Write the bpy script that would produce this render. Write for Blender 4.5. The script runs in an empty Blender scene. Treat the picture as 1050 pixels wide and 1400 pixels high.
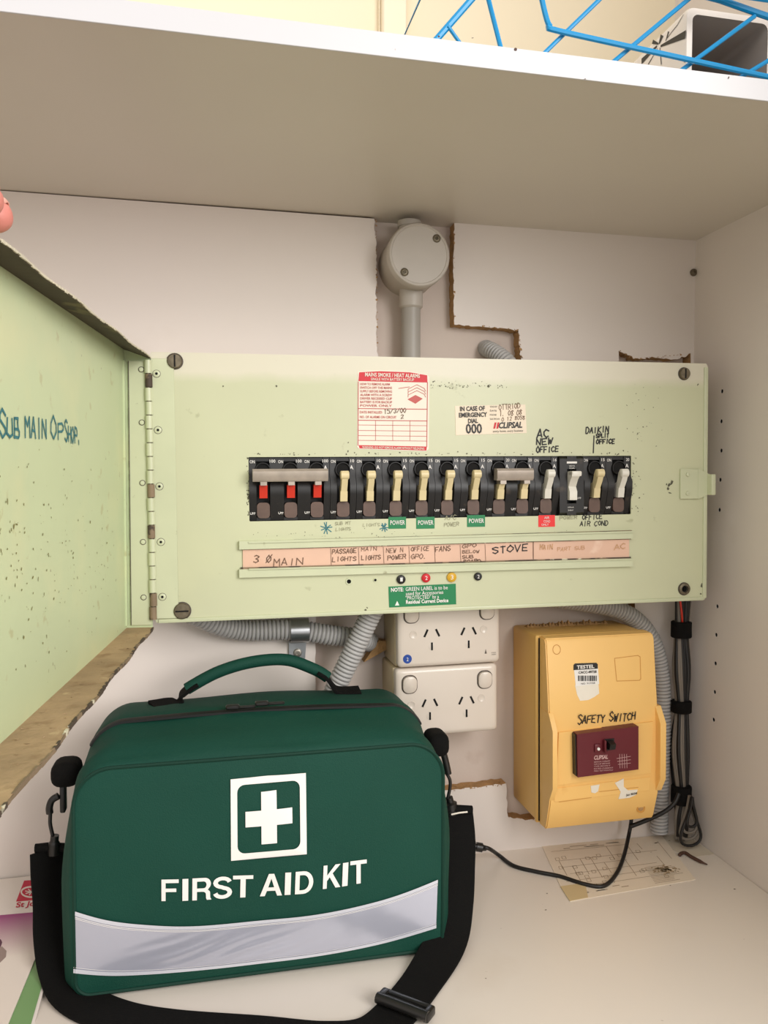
import bpy, bmesh, math, random
from mathutils import Vector, Matrix
from math import sin, cos, pi
random.seed(7)
S = bpy.context.scene
COL = S.collection
# ------------------------------------------------------------------ camera
W_, H_, FPX = 1050, 1400, 1090.12
CAM = Vector((0, -.83, 0))
YAW, PITCH, ROLL = .21384, -.039966, .0017566
fw = Vector((sin(YAW)*cos(PITCH), cos(YAW)*cos(PITCH), sin(PITCH)))
r0 = Vector((cos(YAW), -sin(YAW), 0)); u0 = r0.cross(fw)
rt = r0*cos(ROLL) + u0*sin(ROLL); up = -r0*sin(ROLL) + u0*cos(ROLL)
cd = bpy.data.cameras.new('camera'); cam = bpy.data.objects.new('camera', cd); COL.objects.link(cam)
cam.matrix_world = Matrix(((rt.x, up.x, -fw.x, CAM.x), (rt.y, up.y, -fw.y, CAM.y), (rt.z, up.z, -fw.z, CAM.z), (0, 0, 0, 1)))
cd.sensor_fit = 'VERTICAL'; cd.sensor_height = 36; cd.sensor_width = 27; cd.lens = FPX/H_*36
cd.clip_start = .01
S.camera = cam
# ------------------------------------------------------------------ light
w = bpy.data.worlds.new('room_light'); S.world = w; w.use_nodes = True
w.node_tree.nodes['Background'].inputs[0].default_value = (1.0, .97, .945, 1)
w.node_tree.nodes['Background'].inputs[1].default_value = .78
def area(name, loc, target, sx, sy, power, col):
    l = bpy.data.lights.new(name, 'AREA'); l.shape = 'RECTANGLE'; l.size = sx; l.size_y = sy; l.energy = power; l.color = col
    o = bpy.data.objects.new(name, l); COL.objects.link(o); o.location = loc
    o.rotation_euler = (Vector(target)-Vector(loc)).to_track_quat('-Z', 'Y').to_euler()
area('window_daylight', (1.05, -1.9, .6), (.05, 0, -.12), 1.1, 1.0, 33, (1, .98, .96))
area('upper_fill', (-.6, -1.7, 1.1), (.2, -.1, -.3), .8, .8, 5, (1, .95, .88))  # weak fill light added from above left, no lamp seen there
S.view_settings.view_transform = 'Standard'; S.view_settings.look = 'None'
S.view_settings.gamma = 1; S.view_settings.use_curve_mapping = False
S.view_settings.exposure = 0.12

# ------------------------------------------------------------------ materials
def lin(c):
    return tuple(((v/255)/12.92 if v/255 <= .04045 else ((v/255+.055)/1.055)**2.4) for v in c)
MATS = {}
def mat(name, rgb, rough=.5, metal=0, var=0, vs=8, spots=None, bump=0, bs=200, spec=.5, emit=0, coat=0, aniso=None):
    """base colour, soft patchy variation, optional list of (rgb, scale, threshold, softness, amount) stains, fine bump"""
    if name in MATS: return MATS[name]
    m = bpy.data.materials.new(name); m.use_nodes = True; nt = m.node_tree; N = nt.nodes; L = nt.links
    b = N['Principled BSDF']; b.inputs['Roughness'].default_value = rough; b.inputs['Metallic'].default_value = metal
    b.inputs['Specular IOR Level'].default_value = spec; b.inputs['Coat Weight'].default_value = coat
    c = lin(rgb); b.inputs['Base Color'].default_value = (*c, 1)
    tc = N.new('ShaderNodeTexCoord'); out = None
    if var or spots:
        rgbn = N.new('ShaderNodeRGB'); rgbn.outputs[0].default_value = (*c, 1); out = rgbn.outputs[0]
    if var:
        nz = N.new('ShaderNodeTexNoise'); nz.inputs['Scale'].default_value = vs; nz.inputs['Detail'].default_value = 5
        L.new(tc.outputs['Object'], nz.inputs['Vector'])
        mr = N.new('ShaderNodeMapRange'); mr.inputs['From Min'].default_value = .3; mr.inputs['From Max'].default_value = .7
        mr.inputs['To Min'].default_value = 1-var; mr.inputs['To Max'].default_value = 1+var*.6; L.new(nz.outputs[0], mr.inputs[0])
        mx = N.new('ShaderNodeMix'); mx.data_type = 'RGBA'; mx.blend_type = 'MULTIPLY'; mx.inputs[0].default_value = 1
        L.new(out, mx.inputs[6]); L.new(mr.outputs[0], mx.inputs[7]); out = mx.outputs[2]
    for k, (sc, scale, th, soft, amt) in enumerate(spots or []):
        nz = N.new('ShaderNodeTexNoise'); nz.inputs['Scale'].default_value = scale; nz.inputs['Detail'].default_value = 6
        nz.noise_dimensions = '4D'; nz.inputs['W'].default_value = 3.1*k+1
        L.new(tc.outputs['Object'], nz.inputs['Vector'])
        mr = N.new('ShaderNodeMapRange'); mr.inputs['From Min'].default_value = th; mr.inputs['From Max'].default_value = th+soft
        mr.inputs['To Max'].default_value = amt; L.new(nz.outputs[0], mr.inputs[0])
        mx = N.new('ShaderNodeMix'); mx.data_type = 'RGBA'; L.new(mr.outputs[0], mx.inputs[0])
        L.new(out, mx.inputs[6]); mx.inputs[7].default_value = (*lin(sc), 1); out = mx.outputs[2]
    if out: L.new(out, b.inputs['Base Color'])
    if bump:
        nz = N.new('ShaderNodeTexNoise'); nz.inputs['Scale'].default_value = bs; nz.inputs['Detail'].default_value = 3
        L.new(tc.outputs['Object'], nz.inputs['Vector'])
        bp = N.new('ShaderNodeBump'); bp.inputs['Strength'].default_value = bump; bp.inputs['Distance'].default_value = .001
        L.new(nz.outputs[0], bp.inputs['Height']); L.new(bp.outputs[0], b.inputs['Normal'])
    MATS[name] = m
    return m
def band(m, axis, stops, noise=.0, ns=40):
    """mix a material's colour along an object axis: stops=[(pos, rgb)] printed or overpainted bands with own shape"""
    nt = m.node_tree; N = nt.nodes; L = nt.links; b = N['Principled BSDF']
    prev = b.inputs['Base Color'].links[0].from_socket if b.inputs['Base Color'].links else None
    tc = N.new('ShaderNodeTexCoord'); sp = N.new('ShaderNodeSeparateXYZ'); L.new(tc.outputs['Object'], sp.inputs[0])
    v = sp.outputs[axis]
    if noise:
        nz = N.new('ShaderNodeTexNoise'); nz.inputs['Scale'].default_value = ns; nz.inputs['Detail'].default_value = 6
        L.new(tc.outputs['Object'], nz.inputs['Vector'])
        ma = N.new('ShaderNodeMath'); ma.operation = 'MULTIPLY_ADD'; L.new(nz.outputs[0], ma.inputs[0]); ma.inputs[1].default_value = noise; L.new(v, ma.inputs[2])
        v = ma.outputs[0]
    (p0, p1, c1, amt) = stops
    mr = N.new('ShaderNodeMapRange'); mr.inputs['From Min'].default_value = p0; mr.inputs['From Max'].default_value = p1; mr.inputs['To Max'].default_value = amt
    L.new(v, mr.inputs[0]); mx = N.new('ShaderNodeMix'); mx.data_type = 'RGBA'; L.new(mr.outputs[0], mx.inputs[0])
    if prev: L.new(prev, mx.inputs[6])
    else: mx.inputs[6].default_value = b.inputs['Base Color'].default_value
    mx.inputs[7].default_value = (*lin(c1), 1); L.new(mx.outputs[2], b.inputs['Base Color'])

M_MEL = mat('white_melamine', (226, 216, 208), .42, var=.03, vs=3, spots=[((200, 186, 172), 9, .62, .15, .35)])
M_FLOOR = mat('white_melamine_bench', (230, 220, 208), .38, var=.03, vs=3, spots=[((196, 176, 150), 7, .6, .2, .35), ((140, 115, 90), 180, .72, .04, .5)])
M_SHELF = mat('shelf_melamine', (214, 206, 194), .4, var=.04, vs=3)
M_SHELFEDGE = mat('shelf_edging', (206, 205, 207), .4, spots=[((150, 120, 100), 70, .72, .02, .6)])
M_CHIP = mat('chipboard', (182, 142, 94), .9, var=.25, vs=120, spots=[((112, 76, 44), 160, .6, .1, .6)], bump=1, bs=500)
M_MASON = mat('painted_masonry', (214, 199, 188), .7, var=.04, vs=12, spots=[((186, 162, 148), 25, .64, .08, .3)], bump=.4, bs=60)
M_CREAM = mat('cream_wall_paint', (240, 226, 196), .6, var=.02, vs=4)
M_TRIMC = mat('cream_trim_paint', (245, 232, 205), .5)
M_GREEN = mat('pale_green_enamel', (202, 204, 170), .36, var=.05, vs=6, spots=[((212, 212, 172), 9, .55, .2, .5), ((150, 150, 110), 55, .68, .05, .45), ((90, 88, 62), 190, .73, .03, .6)], bump=.12, bs=60)
M_GREEN2 = mat('pale_green_enamel_strip', (204, 208, 175), .36, var=.05, vs=20, spots=[((130, 120, 80), 90, .68, .06, .6)])
M_DOORG = mat('door_green_enamel', (202, 214, 172), .4, var=.05, vs=5, spots=[((222, 220, 172), 10, .52, .2, .6), ((176, 168, 118), 60, .64, .05, .5), ((120, 108, 70), 150, .70, .03, .6)], bump=.3, bs=45)
M_DUST = mat('dusty_brown_ledge', (178, 150, 116), .85, var=.2, vs=30, spots=[((134, 104, 72), 50, .56, .1, .6), ((205, 180, 140), 60, .66, .05, .6)], bump=.8, bs=160)
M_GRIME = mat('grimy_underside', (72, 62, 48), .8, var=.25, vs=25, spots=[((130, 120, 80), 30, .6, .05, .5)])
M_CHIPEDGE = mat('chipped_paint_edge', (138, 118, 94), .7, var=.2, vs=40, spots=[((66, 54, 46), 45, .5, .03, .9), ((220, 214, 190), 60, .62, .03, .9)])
M_BLACK = mat('black_bakelite', (24, 22, 21), .42, var=.2, vs=60, spots=[((96, 82, 66), 90, .62, .1, .35)])
M_DARK = mat('dark_void', (12, 10, 9), .9)
M_CREAMT = mat('cream_toggle_plastic', (222, 205, 160), .35, var=.08, vs=80)
M_WHITET = mat('white_toggle_plastic', (226, 222, 210), .35)
M_RED = mat('red_toggle_plastic', (205, 48, 28), .4)
M_DRUM = mat('brown_toggle_drum', (98, 76, 66), .5, var=.15, vs=100)
M_TIE = mat('grey_tie_bar', (176, 164, 152), .4, metal=.3, var=.15, vs=90)
M_METAL = mat('dull_steel', (170, 164, 152), .38, metal=.85, var=.15, vs=120)
M_SCREW = mat('tarnished_screw', (120, 110, 92), .45, metal=.7, var=.3, vs=200)
M_GALV = mat('galvanised_steel', (188, 190, 192), .3, metal=.9, var=.12, vs=60)
M_JB = mat('grey_pvc_junction', (186, 178, 168), .45, var=.05, vs=20, spots=[((150, 135, 120), 50, .66, .08, .4)])
M_PIPE = mat('grey_pvc_pipe', (166, 160, 152), .45, var=.05, vs=20)
M_CONDG = mat('corrugated_grey_pvc', (182, 180, 178), .45, var=.04, vs=20)
M_GPO = mat('ivory_socket_plastic', (218, 206, 193), .28, var=.02, vs=20, coat=.2)
M_GPOB = mat('shaded_ivory_plastic', (198, 180, 145), .4, var=.05, vs=20)  # darker, yellower ivory: the block's shaded side put into its colour
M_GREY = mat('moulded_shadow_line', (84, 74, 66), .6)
M_YEL = mat('yellow_orange_plastic', (244, 196, 116), .42, var=.04, vs=12, spots=[((226, 168, 88), 40, .66, .06, .4)])
M_YELB = mat('yellow_orange_base', (232, 186, 108), .45, var=.05, vs=12)
M_YELM = mat('yellow_embossed_line', (206, 146, 66), .5)
M_MAROON = mat('maroon_plastic', (98, 24, 34), .4, var=.06, vs=30)
M_WHITE = mat('white_print', (238, 234, 228), .5)
M_WSTK = mat('white_sticker_paper', (236, 228, 212), .5, var=.03, vs=40)
M_CSTK = mat('cream_sticker_paper', (240, 224, 200), .5, var=.03, vs=40)
M_REDP = mat('red_print', (206, 30, 44), .5)
M_REDL = mat('bright_red_label', (235, 44, 44), .45)
M_REDF = mat('faded_red_print', (196, 96, 92), .6)
M_INK = mat('black_ink', (28, 26, 24), .5)
M_INKB = mat('teal_marker_ink', (20, 112, 124), .5)
M_PENC = mat('pencil_brown_ink', (122, 94, 76), .7)
M_FAINT = mat('faint_pencil', (158, 156, 128), .7)
M_GLAB = mat('green_label', (12, 124, 72), .45)
M_PEACH = mat('peach_card', (226, 186, 162), .5, var=.05, vs=18, spots=[((248, 220, 200), 30, .6, .06, .5), ((206, 150, 112), 25, .64, .1, .4)])
M_CLEAR = mat('blotched_card', (205, 160, 120), .6)
M_BAG = mat('green_bag_fabric', (9, 64, 51), .72, var=.06, vs=14, bump=.35, bs=900, spec=.3)
M_BAGD = mat('dark_green_piping', (8, 52, 40), .7, bump=.3, bs=900, spec=.3)
M_WEB = mat('black_webbing', (17, 16, 15), .85, bump=.6, bs=1200, spec=.15)
M_BPL = mat('black_plastic', (26, 25, 24), .35)
M_ZIP = mat('black_zip', (12, 14, 13), .6)
M_REFL = mat('silver_reflective_tape', (186, 188, 202), .2, metal=.35, var=.05, vs=9, bump=.5, bs=14)
M_REFE = mat('silver_tape_border', (205, 206, 214), .35, metal=.1, bump=.2, bs=400)
M_BLUE = mat('blue_coated_wire', (12, 142, 200), .35)
M_BLUES = mat('blue_dot_sticker', (18, 66, 150), .4)
M_YELD = mat('yellow_dot', (214, 166, 40), .4)
M_CER = mat('white_ceramic', (236, 226, 216), .25, coat=.3)
M_CERI = mat('shaded_ceramic_inside', (178, 168, 160), .3)  # greyer copy of the ceramic, the shade inside the pot put into its colour
M_PAPER = mat('old_diagram_paper', (230, 216, 196), .7, var=.05, vs=14, spots=[((204, 180, 148), 18, .62, .12, .5)])
M_PAPR2 = mat('dusty_sheet', (212, 200, 180), .7, var=.1, vs=30)
M_STAIN = mat('brown_stain', (176, 152, 118), .8, var=.3, vs=120)
M_LINE = mat('faded_print_line', (166, 144, 118), .8)
M_SKIN = mat('skin', (212, 132, 120), .5, var=.05, vs=60, bump=.2, bs=300)
M_NAIL = mat('nail', (236, 176, 160), .3)
M_CABG = mat('grey_cable', (122, 114, 104), .5)
M_CABB = mat('black_cable', (24, 22, 21), .45)
M_BROWN = mat('dried_brown', (82, 56, 44), .7)
M_PAMW = mat('pamphlet_white', (232, 222, 214), .35)
M_PAMP = mat('pamphlet_cover', (228, 216, 204), .35)
M_PAMG = mat('pamphlet_green', (118, 156, 100), .35)
M_MAG = mat('pamphlet_red', (196, 22, 60), .4)
M_SHAPE = mat('pamphlet_grey_print', (150, 130, 122), .5)
M_SHAPED = mat('pamphlet_plum_print', (92, 48, 70), .5)

# ------------------------------------------------------------------ mesh helpers
class B:
    def __init__(s): s.v = []; s.f = []
    def add(s, vs, fs):
        n = len(s.v); s.v += [tuple(v) for v in vs]; s.f += [tuple(i+n for i in f) for f in fs]; return s
    def box(s, x0, x1, y0, y1, z0, z1):
        return s.add([(x0, y0, z0), (x1, y0, z0), (x1, y1, z0), (x0, y1, z0), (x0, y0, z1), (x1, y0, z1), (x1, y1, z1), (x0, y1, z1)],
                     [(3, 2, 1, 0), (4, 5, 6, 7), (0, 1, 5, 4), (1, 2, 6, 5), (2, 3, 7, 6), (3, 0, 4, 7)])
    def rbox(s, x0, x1, y0, y1, z0, z1, r=.002, seg=2):
        bm = bmesh.new(); bmesh.ops.create_cube(bm, size=1)
        for v in bm.verts: v.co = Vector(((x0+x1)/2+v.co.x*(x1-x0), (y0+y1)/2+v.co.y*(y1-y0), (z0+z1)/2+v.co.z*(z1-z0)))
        bmesh.ops.bevel(bm, geom=bm.edges[:], offset=r, segments=seg, profile=.5, affect='EDGES')
        bm.verts.index_update()
        s.add([v.co[:] for v in bm.verts], [[v.index for v in f.verts] for f in bm.faces]); bm.free(); return s
    def frust(s, x0, x1, z0, z1, yb, yf, inset, r=None):
        """raised pad: base rect at yb, smaller rect at yf"""
        i = inset
        return s.add([(x0, yb, z0), (x1, yb, z0), (x1, yb, z1), (x0, yb, z1), (x0+i, yf, z0+i), (x1-i, yf, z0+i), (x1-i, yf, z1-i), (x0+i, yf, z1-i)],
                     [(0, 1, 5, 4), (1, 2, 6, 5), (2, 3, 7, 6), (3, 0, 4, 7), (4, 5, 6, 7), (3, 2, 1, 0)])
    def prism(s, poly, a, b, axis='y'):
        """poly of 2D points, extruded a..b. axis y: poly=(x,z); axis x: poly=(y,z); axis z: poly=(x,y)"""
        n = len(poly)
        P = {'y': lambda p, t: (p[0], t, p[1]), 'x': lambda p, t: (t, p[0], p[1]), 'z': lambda p, t: (p[0], p[1], t)}[axis]
        return s.add([P(p, a) for p in poly]+[P(p, b) for p in poly],
                     [tuple(range(n)), tuple(range(2*n-1, n-1, -1))]+[(i, (i+1) % n, n+(i+1) % n, n+i) for i in range(n)])
    def rings(s, rings, cap=True, closed=False):
        n = len(rings[0]); vs = [p for r in rings for p in r]; fs = []
        m = len(rings)
        for i in range(m if closed else m-1):
            for j in range(n):
                fs.append((i*n+j, i*n+(j+1) % n, ((i+1) % m)*n+(j+1) % n, ((i+1) % m)*n+j))
        if cap and not closed: fs += [tuple(range(n-1, -1, -1)), tuple((m-1)*n+j for j in range(n))]
        return s.add(vs, fs)
    def tube(s, pts, r, n=10, closed=False):
        pts = [Vector(p) for p in pts]; R = r if hasattr(r, '__len__') else [r]*len(pts)
        rings = []; prev = None; m = len(pts)
        for i, p in enumerate(pts):
            a = pts[(i-1) % m] if closed else pts[max(i-1, 0)]; b = pts[(i+1) % m] if closed else pts[min(i+1, m-1)]
            t = (b-a).normalized()
            if prev is None:
                prev = t.cross(Vector((0, 0, 1)) if abs(t.z) < .9 else Vector((1, 0, 0))).normalized()
            prev = (prev-t*prev.dot(t)).normalized(); q = t.cross(prev)
            rings.append([p+(prev*cos(2*pi*k/n)+q*sin(2*pi*k/n))*R[i] for k in range(n)])
        return s.rings(rings, True, closed)
    def lathe(s, prof, c, n=32, axis='y'):
        """prof [(r, t)] about an axis through c"""
        rings = []
        for r, t in prof:
            ring = []
            for k in range(n):
                a = 2*pi*k/n
                if axis == 'y': ring.append((c[0]+r*cos(a), c[1]+t, c[2]+r*sin(a)))
                elif axis == 'z': ring.append((c[0]+r*cos(a), c[1]+r*sin(a), c[2]+t))
                else: ring.append((c[0]+t, c[1]+r*cos(a), c[2]+r*sin(a)))
            rings.append(ring)
        return s.rings(rings)
    def stroke(s, pts, w, f=lambda x, z: (x, 0, z), joint=True):
        """flat ink line in a 2D plane, f maps to 3D"""
        for (ax, az), (bx, bz) in zip(pts, pts[1:]):
            d = Vector((bx-ax, bz-az))
            if d.length < 1e-7: continue
            d.normalize(); nx, nz = -d.y*w/2, d.x*w/2; ex, ez = d.x*w*.35, d.y*w*.35
            s.add([f(ax-ex+nx, az-ez+nz), f(ax-ex-nx, az-ez-nz), f(bx+ex-nx, bz+ez-nz), f(bx+ex+nx, bz+ez+nz)], [(0, 1, 2, 3)])
        return s
    def mesh(s, name, smooth=40, fix=True):
        me = bpy.data.meshes.new(name); me.from_pydata(s.v, [], s.f)
        if fix:
            bm = bmesh.new(); bm.from_mesh(me); bmesh.ops.recalc_face_normals(bm, faces=bm.faces[:]); bm.to_mesh(me); bm.free()
        if smooth:
            me.polygons.foreach_set('use_smooth', [True]*len(me.polygons)); me.set_sharp_from_angle(angle=math.radians(smooth))
        me.update(); return me
def crom(P, n=8):
    P = [Vector(p) for p in P]; out = []
    Q = [P[0]*2-P[1]]+P+[P[-1]*2-P[-2]]
    for i in range(1, len(Q)-2):
        for k in range(n):
            t = k/n; a, b, c, d = Q[i-1:i+3]
            out.append(.5*((2*b)+(c-a)*t+(2*a-5*b+4*c-d)*t*t+(3*b-a-3*c+d)*t**3))
    out.append(P[-1]); return out
def resample(P, step):
    P = [Vector(p) for p in P]; out = [P[0].copy()]; acc = 0
    for a, b in zip(P, P[1:]):
        L = (b-a).length; t = step-acc
        while t <= L: out.append(a.lerp(b, t/L)); t += step
        acc = L-(t-step)
    return out
def plate(outer, holes, th):
    """2D outlines (x,z) filled with holes and extruded from y=0 to y=th"""
    cu = bpy.data.curves.new('outline', 'CURVE'); cu.dimensions = '2D'; cu.fill_mode = 'BOTH'; cu.extrude = th/2
    for poly in [outer]+holes:
        sp = cu.splines.new('POLY'); sp.points.add(len(poly)-1); sp.use_cyclic_u = True
        for p, q in zip(sp.points, poly): p.co = (q[0], q[1], 0, 1)
    ob = bpy.data.objects.new('outline', cu); me = bpy.data.meshes.new_from_object(ob)
    v = [(c.co.x, c.co.z+th/2, c.co.y) for c in me.vertices]; f = [tuple(p.vertices) for p in me.polygons]
    bpy.data.objects.remove(ob); bpy.data.curves.remove(cu); bpy.data.meshes.remove(me)
    bm = bmesh.new(); vv = [bm.verts.new(c) for c in v]
    for q in f:
        try: bm.faces.new([vv[i] for i in q])
        except ValueError: pass
    bmesh.ops.remove_doubles(bm, verts=bm.verts[:], dist=1e-6); bm.verts.index_update()
    b = B(); b.add([q.co[:] for q in bm.verts], [[q.index for q in g.verts] for g in bm.faces]); bm.free(); return b
def circ(cx, cz, r, n=16): return [(cx+r*cos(2*pi*k/n), cz+r*sin(2*pi*k/n)) for k in range(n)]
def rrect(x0, x1, z0, z1, r, n=4):
    o = []
    for cx, cz, a0 in ((x1-r, z1-r, 0), (x0+r, z1-r, 90), (x0+r, z0+r, 180), (x1-r, z0+r, 270)):
        for k in range(n+1):
            a = math.radians(a0+90*k/n); o.append((cx+r*cos(a), cz+r*sin(a)))
    return o
# pixel of the 1050x1400 photograph -> camera ray
def ray(px, py): return fw + rt*(px-525)/FPX - up*(py-700)/FPX
def at(px, py, y):
    d = ray(px, py); return CAM+d*((y-CAM.y)/d.y)
def atz(px, py, z):
    d = ray(px, py); return CAM+d*((z-CAM.z)/d.z)
def atx(px, py, x):
    d = ray(px, py); return CAM+d*((x-CAM.x)/d.x)
ZT, ZF, XR, YS = .27541, -.41531, .54606, -.31238

def link(name, me, m, parent=None, label=None, kind=None):
    o = bpy.data.objects.new(name, me); COL.objects.link(o)
    if m is not None:
        me.materials.clear()
        for k in (m if isinstance(m, (list, tuple)) else [m]): me.materials.append(k)
    o.parent = parent
    if label: o['label'] = label
    if kind: o['kind'] = kind
    return o
class T:
    """a thing: an Empty at its base; meshes are given in its own axes (x right, y into the wall, z up)"""
    def __init__(s, name, label, cat, loc, yaw=0, roll=0, group=None):
        s.o = bpy.data.objects.new(name, None); COL.objects.link(s.o); s.o.empty_display_size = .02
        s.o.location = loc; s.o.rotation_euler = (0, -roll, yaw)
        s.M = Matrix.Translation(loc) @ s.o.rotation_euler.to_matrix().to_4x4(); s.I = s.M.inverted()
        s.o['label'] = label; s.o['category'] = cat
        if group: s.o['group'] = group
    def px(s, a, b, y):
        o = s.I @ CAM; d = s.I.to_3x3() @ ray(a, b); return o+d*((y-o.y)/d.y)
    def w(s, p): return s.I @ Vector(p)
    def part(s, name, b, m, parent=None, label=None, kind=None, smooth=40, fix=True):
        if kind is None and any(k_ in name for k_ in ('print', 'writing', 'line', 'star_mark', 'sealant', 'drawing', 'emblem_ring', 'logo_bars')): kind = 'stuff'
        me = b if isinstance(b, bpy.types.Mesh) else b.mesh(name, smooth, fix)
        return link(name, me, m, parent or s.o, label, kind)
def tag(o, label, cat, group=None):
    o['label'] = label; o['category'] = cat
    if group: o['group'] = group
    return o
def struct(name, b, m, parent=None, label=None, smooth=40):
    o = link(name, b.mesh(name, smooth), m, parent, label)
    if parent is None: o['kind'] = 'structure'
    return o
# lettering -----------------------------------------------------------------
def ftext(th, name, s, p, q, h, m, parent=None, off=.0003, bold=0, proj=None, label=None, merge=None, shear=0):
    """printed text: baseline from local point p to q (same local y plane), cap height h"""
    cu = bpy.data.curves.new('lettering', 'FONT'); cu.body = s; cu.size = 1; cu.offset = bold; cu.resolution_u = 2; cu.shear = shear
    cu.fill_mode = 'FRONT'
    ob = bpy.data.objects.new('lettering', cu); me = bpy.data.meshes.new_from_object(ob)
    vs = [v.co.copy() for v in me.vertices]; fs = [tuple(f.vertices) for f in me.polygons]
    bpy.data.objects.remove(ob); bpy.data.curves.remove(cu); bpy.data.meshes.remove(me)
    if not vs: return None
    x0 = min(v.x for v in vs); x1 = max(v.x for v in vs)
    p = Vector(p); q = Vector(q); d = q-p; n = Vector((-d.z, 0, d.x)).normalized() if d.length else Vector((0, 0, 1))
    out = []
    for v in vs:
        t = (v.x-x0)/(x1-x0); r = p+d*t+n*(v.y/.72*h); r.y -= off
        if proj: r.y = proj(r.x, r.z)-off
        out.append(r)
    b = merge or B(); b.add(out, fs)
    if merge is None: return th.part(name, b, m, parent, label, smooth=0, fix=False)
GL = {'A': "00 26 40,12 32", 'B': "00 06 36 35 33 03,33 42 41 30 00", 'C': "45 26 04 02 20 41", 'D': "00 06 26 44 42 20 00", 'E': "46 06 00 40,03 33",
      'F': "46 06 00,03 33", 'G': "45 26 04 02 20 41 43 23", 'H': "00 06,40 46,03 43", 'I': "20 26", 'K': "00 06,46 03 40", 'L': "06 00 40",
      'M': "00 06 23 46 40", 'N': "00 06 40 46", 'O': "26 04 02 20 42 44 26", 'P': "00 06 36 45 44 33 03", 'Q': "26 04 02 20 42 44 26,22 40",
      'R': "00 06 36 45 44 33 03,23 40", 'S': "45 26 05 04 42 41 20 01", 'T': "06 46,26 20", 'U': "06 01 20 41 46", 'V': "06 20 46",
      'W': "06 10 24 30 46", 'X': "00 46,06 40", 'Y': "06 23 46,23 20", 'Z': "06 46 00 40", '0': "26 04 02 20 42 44 26", '1': "15 26 20",
      '2': "05 26 45 44 00 40", '3': "05 26 45 44 23 42 41 20 01", '5': "46 06 04 34 43 41 20 01", '8': "24 45 26 05 24 41 20 01 24", '/': "00 46",
      '.': "10 11", '@': "26 04 02 20 42 44 26,00 56", ':': "11 12,14 15", '-': "03 43"}
def hand(th, name, s, p, q, h, m, wd, parent=None, jit=.35, merge=None, off=.0003, label=None, small=()):
    """hand lettering from p to q on the local plane of p"""
    b = merge or B(); p = Vector(p); q = Vector(q); d = q-p; L = d.length; ex = d.normalized(); ez = Vector((-ex.z, 0, ex.x))
    adv = L/len(s); k = h/6; sx = adv*.72/4
    for i, ch in enumerate(s):
        if ch not in GL: continue
        hs = .78 if i in small else 1
        dy = random.uniform(-.06, .06)*h
        for st in GL[ch].split(','):
            pts = []
            for t in st.split():
                x, z = int(t[0])+random.uniform(-jit, jit), int(t[1])+random.uniform(-jit, jit)
                r = p+ex*(i*adv+x*sx+z*.12*k)+ez*(z*k*hs+dy); pts.append((r.x, r.z))
            b.stroke(pts, wd, lambda X, Z: (X, p.y-off+(0), Z))
    if merge is None: return th.part(name, b, m, parent, label, smooth=0, fix=False)
def flecks(b, pts, f, n=7):
    for (x, z, r) in pts:
        st = random.uniform(.5, 1.6); a0 = random.uniform(0, pi)
        P = []
        for k in range(n):
            a = 2*pi*k/n; rr = r*random.uniform(.5, 1.1); X = rr*cos(a)*st; Z = rr*sin(a)/st
            P.append(f(x+X*cos(a0)-Z*sin(a0), z+X*sin(a0)+Z*cos(a0)))
        b.add(P, [tuple(range(n))])
    return b
def screw(b, c, r, h, ydir=-1, n=20):
    """domed screw head facing -y with a crossed recess ring; c on the surface"""
    b.lathe([(r, 0), (r, -h*.4), (r*.85, -h*.85), (r*.5, -h), (r*.42, -h), (r*.38, -h*.6), (0.00001, -h*.6)], c, n)
    for a in (.5, .5+pi/2):
        dx, dz = cos(a)*r*.32, sin(a)*r*.32; wx, wz = -sin(a)*r*.08, cos(a)*r*.08
        b.add([(c[0]-dx-wx, c[1]-h*.8, c[2]-dz-wz), (c[0]+dx-wx, c[1]-h*.8, c[2]+dz-wz), (c[0]+dx+wx, c[1]-h*.8, c[2]+dz+wz), (c[0]-dx+wx, c[1]-h*.8, c[2]-dz+wz)], [(0, 1, 2, 3)])
    return b

# ================================================================== SETTING
def jag(P, amp, n):
    """roughen a polyline of (x,z) points"""
    out = []
    for a, b in zip(P, P[1:]):
        for k in range(n):
            t = k/n; out.append((a[0]+(b[0]-a[0])*t+random.uniform(-amp, amp), a[1]+(b[1]-a[1])*t+random.uniform(-amp, amp)))
    out.append(P[-1]); return out
def P0(a, b): v = at(a, b, 0); return (v.x, v.z)
out = [(-.55, ZT)] + jag([P0(512, 298), P0(515, 350), P0(514, 420), P0(517, 500)], .0011, 16) + [P0(517, 700), P0(431, 700)] + \
      jag([P0(432, 860), P0(431, 940), P0(430, 1078)], .0006, 10) + jag([P0(560, 1086), P0(620, 1080), P0(692, 1071)], .0008, 14) + \
      jag([P0(692, 1071), P0(694, 1117), P0(722, 1121), P0(868, 1106)], .0008, 9) + [P0(868, 860), P0(868, 700), P0(944, 700)] + \
      jag([P0(944, 484), P0(925, 492), P0(892, 489), P0(868, 491), P0(846, 479)], .0012, 9) + [P0(846, 600), P0(713, 600)] + \
      jag([P0(712, 490), P0(709, 452), P0(660, 446), P0(621, 444)], .0009, 12) + jag([P0(621, 444), P0(620, 370), P0(621, 306)], .0006, 16) + \
      [(at(621, 306, 0).x, ZT), (XR, ZT), (XR, ZF), (-.55, ZF)]
pb = plate(out, [], .0158)
me = pb.mesh('wall_back', 0); me.materials.append(M_MEL); me.materials.append(M_CHIP)
for f in me.polygons:
    if abs(f.normal.y) < .5: f.material_index = 1
wb = bpy.data.objects.new('wall_back', me); COL.objects.link(wb); wb['kind'] = 'structure'
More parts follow.
